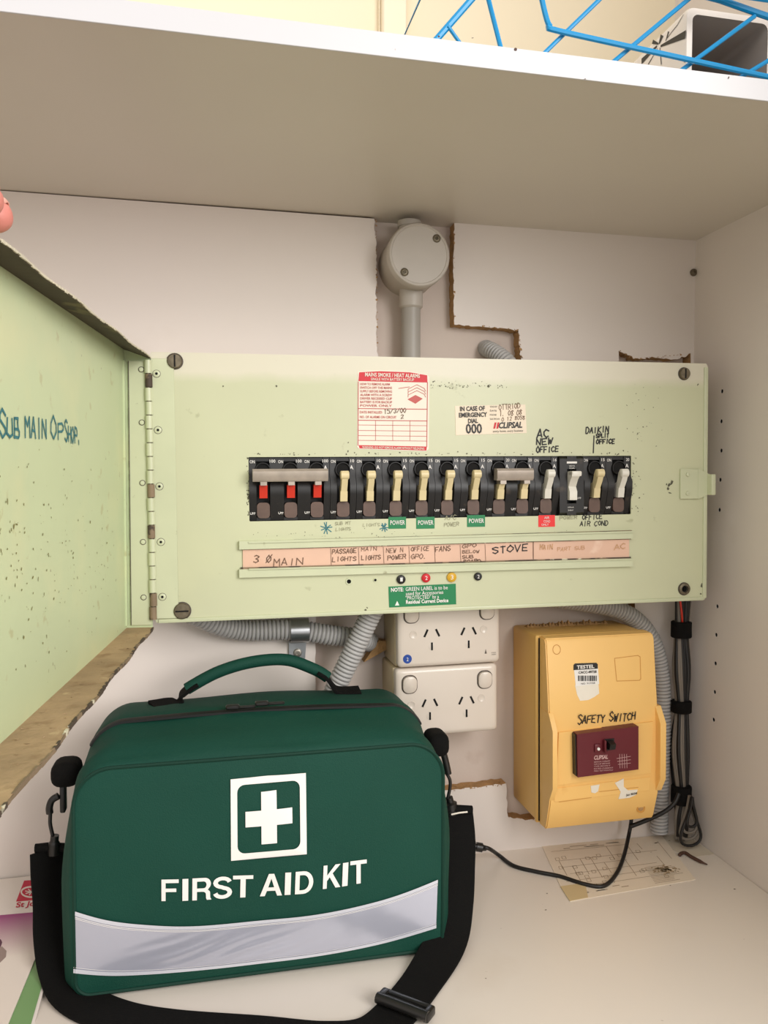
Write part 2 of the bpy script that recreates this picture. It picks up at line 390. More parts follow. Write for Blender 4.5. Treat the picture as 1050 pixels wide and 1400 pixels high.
# raised crumbs of broken chipboard along the torn edges
cb = B()
for P, nn in (((P0(709, 452), P0(713, 490)), 26), ((P0(846, 479), P0(868, 491)), 14), ((P0(868, 491), P0(944, 484)), 30), ((P0(660, 446), P0(709, 452)), 26), ((P0(514, 298), P0(516, 480)), 40), ((P0(621, 306), P0(621, 444)), 26), ((P0(620, 1080), P0(690, 1072)), 26), ((P0(694, 1117), P0(730, 1121)), 14)):
    for k in range(nn):
        t = random.random(); x = P[0][0]+(P[1][0]-P[0][0])*t; z = P[0][1]+(P[1][1]-P[0][1])*t; r = random.uniform(.0006, .0018)
        cb.add([(x+random.uniform(-r, r), random.uniform(-.0012, .001), z+random.uniform(-r, r)) for _ in range(4)], [(0, 1, 2), (0, 2, 3), (0, 3, 1), (1, 3, 2)])
link('chipboard_crumb', cb.mesh('crumbs', 0), M_CHIP, wb, None, 'stuff')
rear = struct('wall_rear', B().box(-.6, .6, .016, .05, ZF-.02, ZT+.016), M_MASON)
v0 = at(495, 902, .014); v1 = at(527, 874, .014); v2 = at(505, 873, .014); v3 = at(527, 884, .014)
struct('broken_chipboard', B().prism([(v0.x, v0.z), (v3.x, v3.z), (v1.x, v1.z), (v2.x+.008, v2.z)], .002, .017), M_CHIP, rear)
gp = [P0(510, 838), P0(514, 850), P0(506, 866), P0(512, 876), P0(527, 877)]
# right side panel with its row of shelf-pin holes
pins = [(987, 535), (986, 576), (986, 616), (984.5, 656), (983.5, 697), (980.5, 829), (979, 868), (978, 907), (977, 946), (975.5, 984)]
hl = []
for a, b in pins:
    v = atx(a, b, XR); hl.append(circ(v.y, v.z, .0024, 12))
wr = plate([(-.6, ZF-.016), (.05, ZF-.016), (.05, ZT+.016+.6), (-.6, ZT+.016+.6)], hl, .012)
wr.v = [(XR+v[1], v[0], v[2]) for v in wr.v]
wall_r = struct('wall_right', wr, M_MEL)
struct('outer_skin', B().box(XR+.012, XR+.016, -.6, .05, ZF-.016, ZT+.6), M_CHIP, wall_r)
v = at(951, 371, -.006)
for c_ in hl:
    yy = sum(p[0] for p in c_)/12; zz = sum(p[1] for p in c_)/12
    struct('shelf_pin_hole', B().lathe([(.00235, .011), (.00235, .0008), (.0017, .0008), (.0016, .0105)], (XR, yy, zz), 12, 'x'), M_DARK, wall_r)  # near-black cup in each hole carries its inner shade as colour
sb = B(); screw(sb, (0, 0, 0), .0042, .003); sm = sb.mesh('corner_screw'); so = link('screw', sm, M_SCREW, wb); so.location = (XR-.003, -.0005, v.z)
struct('floor', B().rbox(-.75, XR, -.62, .016, ZF-.018, ZF, .0008, 1), M_FLOOR)
struct('floor_room', B().box(-3, 3, -4.5, -.6, -1.36, -1.34), mat('room_floor_vinyl', (120, 104, 88), .6, var=.1, vs=3))  # unseen room floor, added to dim the light from below
struct('wall_left', B().box(-.566, -.55, -.6, .016, ZF, ZT), M_MEL)
struct('wall_upper', B().box(-.9, .9, .05, .07, ZT-.05, 1.4), M_CREAM)
v = at(556, 20, .04); struct('trim_1', B().rbox(v.x-.028, v.x, .036, .05, ZT, 1.3, .002, 1), M_TRIMC)
struct('trim_2', B().rbox(v.x-.0300, v.x-.0282, .044, .05, ZT, 1.3, .0005, 1), M_TRIMC)
sh = T('cupboard_shelf', 'thick white melamine shelf board spanning the cupboard above the switchboard', 'shelf', (0, 0, ZT))
YB = YS+.0008
sh.part('board', B().box(-.55, XR, YB, .016, 0, .0148), M_SHELF)
sh.part('edge_strip', B().rbox(-.55, XR, YS-.0004, YB+.0002, -.0003, .0151, .0003, 1), M_SHELFEDGE, label='bright white edging strip along the front of the shelf')
sk = B(); flecks(sk, [(*(lambda q: (q.x, q.z-ZT))(at(a, b, YS-.0006)), r) for a, b, r in ((705, 68, .0014), (996, 106, .0008), (600, 50, .001), (800, 108, .0006), (646, 52, .0006))], lambda x, z: (x, YS-.0007, z))
sh.part('chip_mark', sk, M_BROWN, kind='stuff', fix=False, smooth=0)

# ================================================================== SWITCHBOARD
PC = (.2292, -.075, -.0049); PYAW, PROLL = -.0189, .0109; PW, PH = .5638/2, .2489/2
sw = T('switchboard', 'long pale green metal switchboard with a row of black circuit breakers on the cupboard back', 'switchboard', PC, PYAW, PROLL)
c0 = sw.px(342, 624, 0); c1 = sw.px(862, 708, 0); c2 = sw.px(341, 710, 0); c3 = sw.px(863, 622, 0)
hx0, hx1, hz0, hz1 = c2.x, c3.x, c2.z, c3.z
hz0, hz1 = -.0325, .0325
zc = (sw.px(600, 624, 0).z+sw.px(600, 708, 0).z)/2; hh = (sw.px(600, 624, 0).z-sw.px(600, 708, 0).z)/2
hz0, hz1 = zc-hh, zc+hh
fp = plate(rrect(-PW, PW, -PH, PH, .004), [rrect(hx0, hx1, hz0, hz1, .0008, 2)], .0015)
fpo = sw.part('front_plate', fp, M_GREEN, smooth=30)
band(M_GREEN, 2, (.104, .114, (226, 217, 202), .65), .012, 25)
bd = B(); t = .0012
for a in ((-PW, -PW+t, -PH+.003, PH-.003), (PW-t, PW, -PH+.003, PH-.003)): bd.box(a[0], a[1], .0005, .088, a[2], a[3])
bd.box(-PW+t, PW-t, .0005, .088, PH-.0012, PH); bd.box(-PW+t, PW-t, .0005, .088, -PH, -PH+.0012)
sw.part('case', bd, M_GREEN)
sw.part('backing_box', B().box(hx0-.006, hx1+.006, .022, .024, hz0-.006, hz1+.006), M_DARK)
# rim bead along bottom and right where the sheet is folded
sw.part('folded_rim', B().rbox(-PW+.003, PW-.003, -.0012, .0008, -PH-.0003, -PH+.0035, .0008).rbox(PW-.0045, PW, -.0014, .0008, -PH+.002, PH-.004, .0008), M_GREEN2)
# breakers
def breaker(cxs, wd, style):
    """one breaker body with a slot, toggle and drum per pole"""
    n = len(cxs); yb = .021; prof = [(yb, hz0+.0005), (.004, hz0+.0005), (.003, hz0+.006), (-.003, zc-.006), (-.0035, zc+.004), (.002, zc+.012), (.002, hz1-.0005), (yb, hz1-.0005)]
    b = B(); X0 = cxs[0]-wd[0]/2+.0002; X1 = cxs[-1]+wd[-1]/2-.0002
    sl = .0064
    xs = [X0]
    for c in cxs: xs += [c-sl, c+sl]
    xs.append(X1)
    for k in range(0, len(xs), 2):
        b.prism(prof, xs[k], xs[k+1], 'x')
    for c in cxs:
        b.box(c-sl, c+sl, .014, yb, hz0+.0005, hz1-.0005)
        b.box(c-sl, c+sl, .003, .014, hz0+.0005, hz0+.0035); b.box(c-sl, c+sl, .003, .014, hz1-.004, hz1-.0005)
        for z in (-.018, -.012):    # moulded ribs either side of the slot
            pass
        b.lathe([(.0078, .0019), (.0072, -.0008), (.0066, -.0008), (.0062, .002)], (c, 0, hz1-.0125), 20)
    br = sw.part('circuit_breaker', b, M_BLACK)
    for c in cxs: sw.part('slot_hollow', B().prism([(c-.0064, zc+.014), (c+.0064, zc+.014), (c+.0064, hz1-.008), (c+.003, hz1-.0055), (c-.003, hz1-.0055), (c-.0064, hz1-.008)], .0012, .013), M_DARK, br)
    tm = {'cream': M_CREAMT, 'white': M_WHITET, 'red': M_RED}[style]
    for c in cxs:
        lp = [(.008, zc-.012), (-.0035, zc-.0125), (-.0055, zc-.004), (-.0115, zc+.005), (-.0150, zc+.013), (-.0135, zc+.0165), (-.0085, zc+.0165), (-.0045, zc+.0125), (-.001, zc+.003), (.008, zc+.001)]
        if style == 'red': lp = [(.008, zc-.0085), (-.004, zc-.0085), (-.006, zc-.001), (-.008, zc+.004), (.008, zc+.004)]
        hw = .0037 if style == 'red' else .0029
        tb = B(); tb.prism(lp, c-hw, c+hw, 'x')
        if style != 'red':
            tb.tube([(c-.0042, -.0112, zc+.0125), (c-.0036, -.0112, zc+.0125), (c+.0036, -.0112, zc+.0125), (c+.0042, -.0112, zc+.0125)], [.0032, .0042, .0042, .0032], 14); tb.prism([(-.001, zc-.0125), (-.0045, zc-.0125), (-.0062, zc-.003), (-.002, zc-.002)], c-.0034, c+.0034, 'x')
        sw.part('toggle', tb, tm, br, {'cream': 'cream toggle lever', 'white': 'white toggle lever', 'red': 'red toggle'}[style])
        db = B(); n_ = 10
        pr = [(.010, zc-.0125), (-.0005, zc-.0135)]+[(-.0005+.004*(k/5)**2, zc-.0145-.0022*k) for k in range(1, 6)]+[(.012, zc-.0265)]
        db.prism(pr, c-.0052, c+.0052, 'x'); db = B().prism(rrect(c-.0060, c+.0060, zc-.0275, zc-.0128, .0035, 4), .0005, .012); sw.part('toggle_drum', db, M_DRUM, br, 'brown curved face below the toggle')
    if style == 'red' or n == 2:
        zt = zc+.0135 if style == 'red' else zc+.0125
        x0, x1 = cxs[0]-(.010 if style == 'red' else .007), cxs[-1]+(.009 if style == 'red' else .006)
        pf = [(-.004, zt-.006), (-.0135, zt-.0065), (-.0155, zt-.004), (-.0155, zt+.003), (-.0135, zt+.0052), (-.006, zt+.0055)]
        tb = B(); tb.prism(pf, x0, x1, 'x')
        for c in cxs: tb.box(c-.003, c+.003, -.013, -.001, zt-.010, zt-.004)
        sw.part('tie_bar', tb, M_TIE, br, 'grey metal bar joining the toggles')
    return br
cen = [361, 397, 433, 469, 504, 541, 576, 611, 646, 684, 713, 745, 781, 812, 845]
CX = [sw.px(a, 665, .001).x for a in cen]
edge = [hx0]+[(a+b)/2 for a, b in zip(CX, CX[1:])]+[hx1]
CX = [(a+b)/2 for a, b in zip(edge, edge[1:])]
WD = [b-a for a, b in zip(edge, edge[1:])]
tc_ = []
tpx = [362, 399, 436, 473, 508, 545, 580, 615, 650, 688, 716, 749, 784, 814, 846]
TX = [sw.px(a, 668, -.006).x for a in tpx]
groups = [((0, 1, 2), 'red'), ((3,), 'cream'), ((4,), 'cream'), ((5,), 'cream'), ((6,), 'cream'), ((7,), 'cream'), ((8,), 'cream'), ((9, 10), 'cream'), ((11,), 'white'), ((13,), 'cream'), ((14,), 'white')]
amps = ['100', '100', '100', '10', '10', '15', '15', '15', '15', '20', '20', '16', '', '15', '20']
for idx, sty in groups:
    br = breaker([CX[i] for i in idx], [WD[i] for i in idx], sty)
    tb = B()
    for i in idx:
        c, wd = CX[i], WD[i]; y = .0017
        z = hz1-.0058; h = .0030
        ftext(sw, '', 'ON', (c-wd/2+.0012, y, z), (c-wd/2+.0058, y, z), h, None, merge=tb, bold=.01)
        L = .0018*len(amps[i]); ftext(sw, '', amps[i], (c+wd/2-.0014-L, y, z+.0005), (c+wd/2-.0014, y, z+.0005), h, None, merge=tb, bold=.01)
        if i > 1: ftext(sw, '', 'A', (c+wd/2-.0058, y, z-.0062), (c+wd/2-.0022, y, z-.0062), .0038, None, merge=tb, bold=.02)
        ftext(sw, '', 'OFF', (c-wd/2+.0006, .0025, hz0+.0062), (c-wd/2+.0058, .0025, hz0+.0062), .0032, None, merge=tb, bold=.01)
    sw.part('rating_print', tb, M_WHITE, br, smooth=0, fix=False)
# the flat-faced breaker with a white rocker
c, wd = CX[12], WD[12]
b = B(); b.prism([(.021, hz0+.0005), (.0005, hz0+.0005), (-.0025, hz0+.003), (-.0025, hz1-.003), (.0005, hz1-.0005), (.021, hz1-.0005)], c-wd/2+.0002, c-.0052, 'x')
b.prism([(.021, hz0+.0005), (.0005, hz0+.0005), (-.0025, hz0+.003), (-.0025, hz1-.003), (.0005, hz1-.0005), (.021, hz1-.0005)], c+.0048, c+wd/2-.0002, 'x')
b.box(c-.0052, c+.0048, -.0025, .021, hz0+.0006, zc-.018); b.box(c-.0052, c+.0048, -.0025, .021, zc+.017, hz1-.0006); b.box(c-.0052, c+.0048, .010, .021, zc-.018, zc+.017)
fb = sw.part('circuit_breaker', b, M_BLACK, label='flat faced black breaker with a white lever')
tb = B(); tb.prism([(.008, zc-.0145), (-.0065, zc-.0145), (-.007, zc-.006), (-.004, zc-.001), (-.0085, zc+.006), (-.0125, zc+.0095), (-.012, zc+.0145), (.0, zc+.0145), (.008, zc+.005)], c-.0042, c+.0038, 'x')
tb.rbox(c-.0042, c+.0062, -.013, -.004, zc+.0095, zc+.0148, .0012); sw.part('toggle', tb, M_WHITET, fb, 'white angular toggle lever')
tb = B(); y = -.0026
tb.add([(c-.0055, y, zc+.0225), (c+.0055, y, zc+.0225), (c+.0055, y, zc+.0245), (c-.0055, y, zc+.0245)], [(0, 1, 2, 3)])
for z, s in ((zc+.0195, 'HRCCO'), (zc+.0168+.0005, 'CIA')): ftext(sw, '', s, (c-.003, y, z-.0002), (c+.003, y, z-.0002), .0014, None, merge=tb)
ftext(sw, '', 'OFF', (c+.0053, y, zc-.0135), (c+.0098, y, zc-.0135), .0018, None, merge=tb)
ftext(sw, '', '100mA', (c-.0045, y, zc-.0225), (c+.002, y, zc-.0225), .0014, None, merge=tb); ftext(sw, '', '240V', (c-.0045, y, zc-.0255), (c+.0015, y, zc-.0255), .0014, None, merge=tb)
sw.part('rating_print', tb, M_WHITE, fb, smooth=0, fix=False)
# corner screws
for a, bb, r, m in ((239, 494, .0068, M_METAL), (249, 835, .0075, M_METAL), (935, 511, .006, M_METAL), (935, 805, .0062, M_METAL)):
    q = sw.px(a, bb, 0); b = B()
    if (a, bb) == (935, 805):
        b.lathe([(r, 0), (r, -.002), (r*.85, -.0026), (r*.6, -.0026), (r*.55, -.0002), (.00001, -.0002)], (q.x, 0, q.z), 24)
    else:
        b.lathe([(r, 0), (r, -.0025), (r*.88, -.0034), (r*.2, -.0036), (.00001, -.0036)], (q.x, 0, q.z), 24)
    so = sw.part('screw', b, M_SCREW); sw.part('screw_washer', B().lathe([(r*1.12, .0002), (r*1.12, -.0004), (r*1.0, -.0005), (.00001, -.0005)], (q.x, 0, q.z), 24), M_GREY, so)
    if (a, bb) != (935, 805): sw.part('screw_slot', B().box(q.x-r*.8, q.x+r*.8, -.0039, -.003, q.z-.0007, q.z+.0007) if a == 249 else B().box(q.x-.0007, q.x+.0007, -.0039, -.003, q.z-r*.8, q.z+r*.8), M_DARK, so)
    if (a, bb) == (935, 805): sw.part('screw_socket', B().lathe([(r*.5, -.0006), (.00001, -.0006)], (q.x, 0, q.z), 16), M_DARK, so)
# hinge leaf on the board, five rivets, knuckles
hq0 = sw.px(207, 487, -.001); hq1 = sw.px(233, 845, -.001)
HX = -PW+.001
lf = sw.part('hinge_leaf', B().rbox(HX, HX+.0205, -.0016, 0, -PH+.004, PH-.006, .0004, 1), M_GREEN2)
hole = B(); ring = B()
for a, bb in ((214, 511), (216, 588), (218, 665), (220, 741), (222, 816)):
    q = sw.px(a, bb, -.0016); b = B().lathe([(.0032, 0), (.0032, -.0006), (.0024, -.001), (.0012, -.001), (.0011, -.0008), (.00001, -.0008)], (q.x, -.0016, q.z), 18)
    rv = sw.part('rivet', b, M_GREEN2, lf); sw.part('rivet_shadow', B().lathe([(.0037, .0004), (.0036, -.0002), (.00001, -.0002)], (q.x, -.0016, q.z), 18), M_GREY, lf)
    sw.part('rivet_hole', B().lathe([(.0013, -.0008), (.0012, -.0012), (.00001, -.0012)], (q.x, -.0016, q.z), 10), M_DARK, lf)
zz = -PH+.004; k = 0
while zz < PH-.012:
    L_ = .0125; b = B().lathe([(.0033, 0), (.0033, L_-.0009)], (-PW-.0012+.0005*(k % 2), -.003, zz), 14, 'z')
    sw.part('hinge_knuckle', b, M_CHIPEDGE if k in (1, 6, 9, 17, 0) else M_GREEN2, lf, smooth=40); zz += L_; k += 1
sw.part('hinge_pin', B().lathe([(.0021, 0), (.0021, 2*PH-.02)], (-PW-.0012, -.003, -PH+.006), 10, 'z'), M_SCREW, lf)
# latch bracket on the right
q0 = sw.px(929, 641, 0); q1 = sw.px(956, 682, 0); q2 = sw.px(972, 650, 0)
lb = B(); lb.rbox(q0.x, q1.x-.002, -.0022, 0, q1.z, q0.z, .0006, 1)
lb.prism([(q1.x-.003, q1.z), (q1.x-.003, q0.z), (PW+.002, q0.z-.006), (PW+.002, q1.z+.005)], -.0025, -.0005)
lb.rbox(PW-.001, PW+.004, -.010, .006, q1.z+.004, q0.z-.006, .001)
lo = sw.part('latch_bracket', lb, M_GREEN2)
for dz in (.006, -.006+(q1.z-q0.z)+.012-.012):
    pass
for z in (q0.z-.006, q1.z+.006): sw.part('rivet', B().lathe([(.0022, 0), (.002, -.0012), (.00001, -.0018)], (q0.x+.008, -.0022, z), 14), M_GREEN2, lo)
# card holder rails and the peach name card
def strip(pL, pR, hgt, y0, y1, name, m, r=.0008, label=None, skew=True):
    """bar between two local points (centres)"""
    L = Vector(pL); R = Vector(pR); h = hgt/2; b = B()
    b.prism([(L.x, L.z-h), (R.x, R.z-h), (R.x, R.z+h), (L.x, L.z+h)], y0, y1)
    return sw.part(name, b, m, label=label)
strip(sw.px(327, 745.5, -.002), sw.px(864, 731, -.002), .0078, -.0042, 0, 'card_rail', M_GREEN2)
strip(sw.px(340, 741.5, -.002), sw.px(864, 727, -.002), .0014, -.0055, 0, 'card_rail', M_GREEN2)
strip(sw.px(327, 784, -.002), sw.px(864, 769, -.002), .0078, -.0042, 0, 'card_rail', M_GREEN2)
strip(sw.px(340, 778, -.002), sw.px(864, 764, -.002), .0012, -.0055, 0, 'card_rail', M_GREEN2)
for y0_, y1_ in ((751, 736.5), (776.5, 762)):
    strip(sw.px(329, y0_, -.001), sw.px(862, y1_, -.001), .0011, -.0022, 0, 'grime_shadow_line', M_CHIPEDGE)  # dark brown strips: dirt plus a shadow line put in beside the rails
strip(sw.px(327, 740.5, -.001), sw.px(864, 725.5, -.001), .0009, -.0008, 0, 'grime_shadow_line', M_CHIPEDGE)
a = sw.px(332, 764, -.001); b_ = sw.px(860, 750, -.001)
card = strip(a, b_, .0205, -.0014, -.0002, 'name_card', M_PEACH, label='peach card strip with handwritten circuit names')
cy = -.0015
def C(a, b): return sw.px(a, b, cy)
dv = B()
for x in (452, 490, 524, 559, 594, 629, 663):
    p, q = C(x, 750-(x-450)*.026), C(x+1, 773-(x-450)*.03); dv.stroke([(p.x, p.z), (q.x, q.z)], .0005, lambda X, Z: (X, cy-.0002, Z))
p, q = C(729, 739), C(729, 764); dv.stroke([(p.x, p.z), (q.x, q.z)], .001, lambda X, Z: (X, cy-.0002, Z))
sw.part('divider_line', dv, M_PENC, card, smooth=0, fix=False)
cw = B()
def ch(s, x0, y0, x1, y1, h, wd, **k): hand(sw, '', s, C(x0, y0+1.6), C(x1, y1+1.6), h*.8/1355, None, wd/1355, merge=cw, **k)
ch('3 @', 347, 768, 372, 767, 12, 1.3); ch('MAIN', 374, 772, 416, 770, 11, 1.2)
ch('PASSAGE', 454, 756, 488, 754, 7, 1); ch('LIGHTS', 454, 766, 488, 765, 7, 1); ch('MAIN', 494, 752, 516, 751, 6, .7); ch('LIGHTS', 494, 764, 521, 763, 7, 1)
ch('NEW N', 528, 754, 552, 753, 7, .7); ch('POWER', 530, 764, 556, 762, 7, 1); ch('OFFICE', 562, 752, 587, 751, 7, .9); ch('GPO.', 562, 763, 585, 762, 8, .9)
ch('FANS', 595, 753, 617, 751, 8, 1); ch('GPO', 632, 748, 653, 746, 6, .9); ch('BELOW', 632, 755, 656, 754, 5, .8); ch('SUB', 632, 762, 648, 761, 5, .9); ch('BOARD', 634, 768, 658, 767, 5, 1.2)
sw.part('handwriting', cw, M_PENC, card, smooth=0, fix=False)
cw = B(); ch('STOVE', 673, 755, 724, 751, 11, 1.5); sw.part('handwriting', cw, M_INK, card, smooth=0, fix=False)
cw = B(); ch('MAIN', 738, 750, 756, 749, 8, 1.2); ch('PART SUB', 762, 752, 800, 749, 6, .8); ch('AC', 840, 750, 857, 748, 9, 1.3)
sw.part('faded_handwriting', cw, M_CLEAR, card, smooth=0, fix=False)
# coloured numbered studs and holes under the card
for a, bb, r, m, s in ((548, 792, .0044, M_BPL, '1'), (582, 790, .0044, M_REDP, '2'), (617, 789, .0048, M_YELD, '3'), (653, 788, .004, M_BPL, '2')):
    q = sw.px(a, bb, 0); o = sw.part('numbered_stud', B().lathe([(r, 0), (r, -.0018), (r*.8, -.0026), (.00001, -.0028)], (q.x, 0, q.z), 20), m, label={'1': 'black stud numbered 1', '3': 'yellow stud'}.get(s, 'red stud numbered 2' if a == 582 else 'small black stud'))
    ftext(sw, 'number', s, (q.x-r*.28, -.0027, q.z-r*.4), (q.x+r*.28, -.0027, q.z-r*.4), r*.9, M_WHITE, o)
for a, bb, r in ((477, 795, .0036), (513, 793, .0022)):
    q = sw.px(a, bb, 0); o = sw.part('empty_hole', B().lathe([(r, 0), (r*.9, -.0008), (r*.6, -.0008), (r*.55, 0)], (q.x, 0, q.z), 16), M_GREEN2)
    sw.part('hole_bottom', B().lathe([(r*.62, -.0002), (.00001, -.0002)], (q.x, 0, q.z), 14), M_DARK, o)
# stickers ------------------------------------------------------------
def quadstick(name, px4, y, th, m, label=None, parent=None, r=0):
    P = [sw.px(a, b, y) for a, b in px4]; return sw.part(name, B().prism([(p.x, p.z) for p in P], y-th, y), m, parent, label)
y = -.0004
st = quadstick('smoke_alarm_sticker', [(489, 508), (520, 506), (560, 508), (584, 512), (587, 516), (586, 614), (582, 617), (491, 614), (488, 611)], 0, .0004, M_WSTK, 'white and red printed smoke alarm sticker')
Y2 = -.00055
def band4(px4, m, nm='print_band'):
    P = [sw.px(a, b, Y2) for a, b in px4]; return sw.part(nm, B().add([tuple(p) for p in P], [tuple(range(len(P)))]), m, st, smooth=0, fix=False)
band4([(491, 509), (520, 507.5), (560, 509), (584, 513), (584.5, 523), (490, 521)], M_REDP)
band4([(490.5, 608.5), (583.5, 610.5), (583, 616), (491.5, 613)], M_REDP)
tb = B()
def stx(s, x0, y0, x1, y1, h, b, bold=0): ftext(sw, '', s, sw.px(x0, y0, Y2-.0001), sw.px(x1, y1, Y2-.0001), h/1355, None, merge=b, bold=bold)
stx('MAINS SMOKE / HEAT ALARMS', 499, 514.5, 574, 516.5, 5, tb, .02); stx('SINGLE WITH BATTERY BACKUP', 507, 520, 566, 521, 3.5, tb, .01)
stx('WARNING: DO NOT REMOVE ALARM WITHOUT RELEASING', 495, 612.8, 580, 614.8, 3, tb, .01)
sw.part('heading_print', tb, M_WSTK, st, smooth=0, fix=False)
tb = B()
for i, s in enumerate(('HOW TO REMOVE ALARM', 'SWITCH OFF THE MAINS', 'SUPPLY BEFORE REMOVING', 'ALARM WITH A SCREW', 'DRIVER RECESSED CLIP', 'BATTERY IS FOR BACKUP', 'POWER ONLY')):
    yy = 526.5+i*4.9; stx(s, 492.5, yy, 536 if i else 533, yy+.4, 3, tb, .012)
stx('DATE INSTALLED:', 492, 565, 523, 565.3, 3.2, tb, .012); stx('NO. OF ALARMS ON CIRCUIT', 492, 571.5, 542, 572, 3.2, tb, .012)
def ln(b, pts, wd, yy=Y2-.0001):
    P = [sw.px(a, c, yy) for a, c in pts]; b.stroke([(p.x, p.z) for p in P], wd/1355, lambda X, Z: (X, yy, Z))
for yy in (558.5, 574.5): ln(tb, [(489.5, yy), (584, yy+1)], 1)
for yy in (581, 588.5, 595.5, 602): ln(tb, [(490, yy), (583, yy+1)], .6)
for x in (513.5, 537, 560.5): ln(tb, [(x, 575), (x, 602)], .6)
ln(tb, [(490, 522), (489.5, 609)], 1); ln(tb, [(584.5, 523), (583.5, 611)], 1)
for dy in (0, 4, 8): ln(tb, [(558, 532+dy), (570, 526+dy), (580, 531+dy), (582, 535+dy)], .7); ln(tb, [(558, 532+dy), (558, 535+dy)], .7)
ln(tb, [(545, 531), (560, 529)], .8)
sw.part('small_print', tb, M_REDF, st, smooth=0, fix=False)
band4([(557, 546), (568, 540), (578, 545), (568, 552)], M_REDF, 'alarm_drawing')
tb = B(); hand(sw, '', '15/3/00', sw.px(525, 566, Y2), sw.px(556, 564, Y2), 6/1355, None, .8/1355, merge=tb); hand(sw, '', '2', sw.px(548, 572.5, Y2), sw.px(553, 572, Y2), 5/1355, None, .8/1355, merge=tb)
sw.part('handwriting', tb, M_PENC, st, smooth=0, fix=False)
es = quadstick('emergency_sticker', [(622, 555), (718, 553), (720, 592), (623, 595)], 0, .0004, M_CSTK, 'cream sticker reading IN CASE OF EMERGENCY DIAL 000')
tb = B()
stx('IN CASE OF', 629, 562, 663, 561, 6, tb, .03); stx('EMERGENCY', 627.5, 570.5, 666, 569.5, 6, tb, .03); stx('DIAL', 640, 578.5, 653.5, 578, 6, tb, .03); stx('000', 637, 592.5, 659, 592, 13, tb, .02)
ftext(sw, '', 'CLIPSAL', sw.px(682, 585.5, Y2-.0001), sw.px(714, 584.5, Y2-.0001), 8/1355, None, merge=tb, bold=.03, shear=.25)
ftext(sw, '', 'every home, every business', sw.px(674, 591, Y2-.0001), sw.px(715, 590, Y2-.0001), 3/1355, None, merge=tb, shear=.2)
for i in range(4): stx(['SOLD BY', 'DATE', 'PHONE', 'ELECTRICIAN'][i], 670, 557+i*5.6, [680, 679, 679, 683][i], 557+i*5.6, 2.2, tb)
sw.part('print', tb, M_INK, es, smooth=0, fix=False)
tb = B()
for a in (674.5, 678.5):
    P = [sw.px(u, v, Y2-.0001) for u, v in ((a, 586), (a+2.6, 586), (a+4.4, 577.5), (a+1.8, 577.5))]; tb.add([tuple(p) for p in P], [(0, 1, 2, 3)])
sw.part('logo_bars', tb, M_REDP, es, smooth=0, fix=False)
tb = B(); hand(sw, '', 'OTTRIOD', sw.px(682, 561, Y2), sw.px(712, 558, Y2), 7/1355, None, .7/1355, merge=tb); hand(sw, '', '1. 08 08', sw.px(683, 569, Y2), sw.px(714, 567, Y2), 7/1355, None, .7/1355, merge=tb); hand(sw, '', '0412 8058', sw.px(686, 576, Y2), sw.px(718, 573, Y2), 5/1355, None, .6/1355, merge=tb)
sw.part('handwriting', tb, M_PENC, es, smooth=0, fix=False)
for x0, x1, yy in ((531, 555, 706.5), (569, 594, 706.5), (638.5, 663, 704)):
    o = quadstick('power_label', [(x0, yy+.5), (x1, yy), (x1, yy+16), (x0, yy+16.5)], 0, .0004, M_GLAB, 'small green label reading POWER')
    ftext(sw, 'print', 'POWER', sw.px(x0+2.5, yy+11, Y2), sw.px(x1-1.5, yy+10.7, Y2), 6/1355, M_WHITE, o, bold=.01)
o = quadstick('red_label', [(736, 704.5), (758.5, 704), (758.5, 720), (736, 720.5)], 0, .0004, M_REDL, 'small bright red label')
tb = B(); stx('AIR', 744, 709.5, 751, 709.3, 3.5, tb); stx('COND', 743, 714.5, 752, 714.3, 3.5, tb); stx('ONLY', 740, 718.8, 750, 718.6, 3, tb); sw.part('print', tb, M_WHITE, o, smooth=0, fix=False)
o = quadstick('note_label', [(531, 802), (623, 798), (623.5, 826), (532, 830.5)], 0, .0005, M_GLAB, 'green label with a white note about protected accessories')
tb = B(); stx('NOTE:', 534.5, 809, 551.5, 808.2, 5.2, tb, .03); stx('GREEN LABEL is to be', 554.5, 808, 612, 805.5, 5.2, tb, .005); stx('used for Accessories', 555, 814, 606, 811.8, 5, tb, .005); stx('"PROTECTED" by a', 554.5, 819.8, 600, 817.8, 5, tb, .005); stx('Residual Current Device', 555, 825.5, 613, 823, 5, tb, .03)
P = [sw.px(u, v, Y2-.0001) for u, v in ((540, 828), (546, 827.7), (543, 821.5))]; tb.add([tuple(p) for p in P], [(0, 1, 2)])
sw.part('print', tb, M_WHITE, o, smooth=0, fix=False)
# marker writing straight on the paint
fpo_ = fpo
def wr(s, x0, y0, x1, y1, h, wd, b, **k): hand(sw, '', s, sw.px(x0, y0, -.0001), sw.px(x1, y1, -.0001), h/1355, None, wd/1355, merge=b, **k)
tb = B(); wr('AC', 734, 599, 752, 598, 11, 2, tb); wr('NEW', 733, 608, 757, 607, 8, 1.8, tb); wr('OFFICE', 733, 619, 764, 617, 9, 1.6, tb, small=(1, 2, 3, 4, 5))
wr('DAIKIN', 801, 592.5, 833, 591, 8, 1.6, tb); wr('SPLIT', 815, 599, 833, 598, 5.5, 1.5, tb); wr('OFFICE', 815, 607, 841, 606, 6, 1.6, tb)
P = [sw.px(812, 596, 0), sw.px(811, 619, 0)]; tb.stroke([(p.x, p.z) for p in P], .0013, lambda X, Z: (X, -.0003, Z))
wr('OFFICE', 796, 710.5, 824, 709, 6.8, 1.2, tb); wr('AIR COND', 793, 719.5, 832, 718, 6.5, 1.1, tb)
sw.part('marker_writing', tb, M_INK, smooth=0, fix=False, label='black handwritten marker notes above and below the breakers')
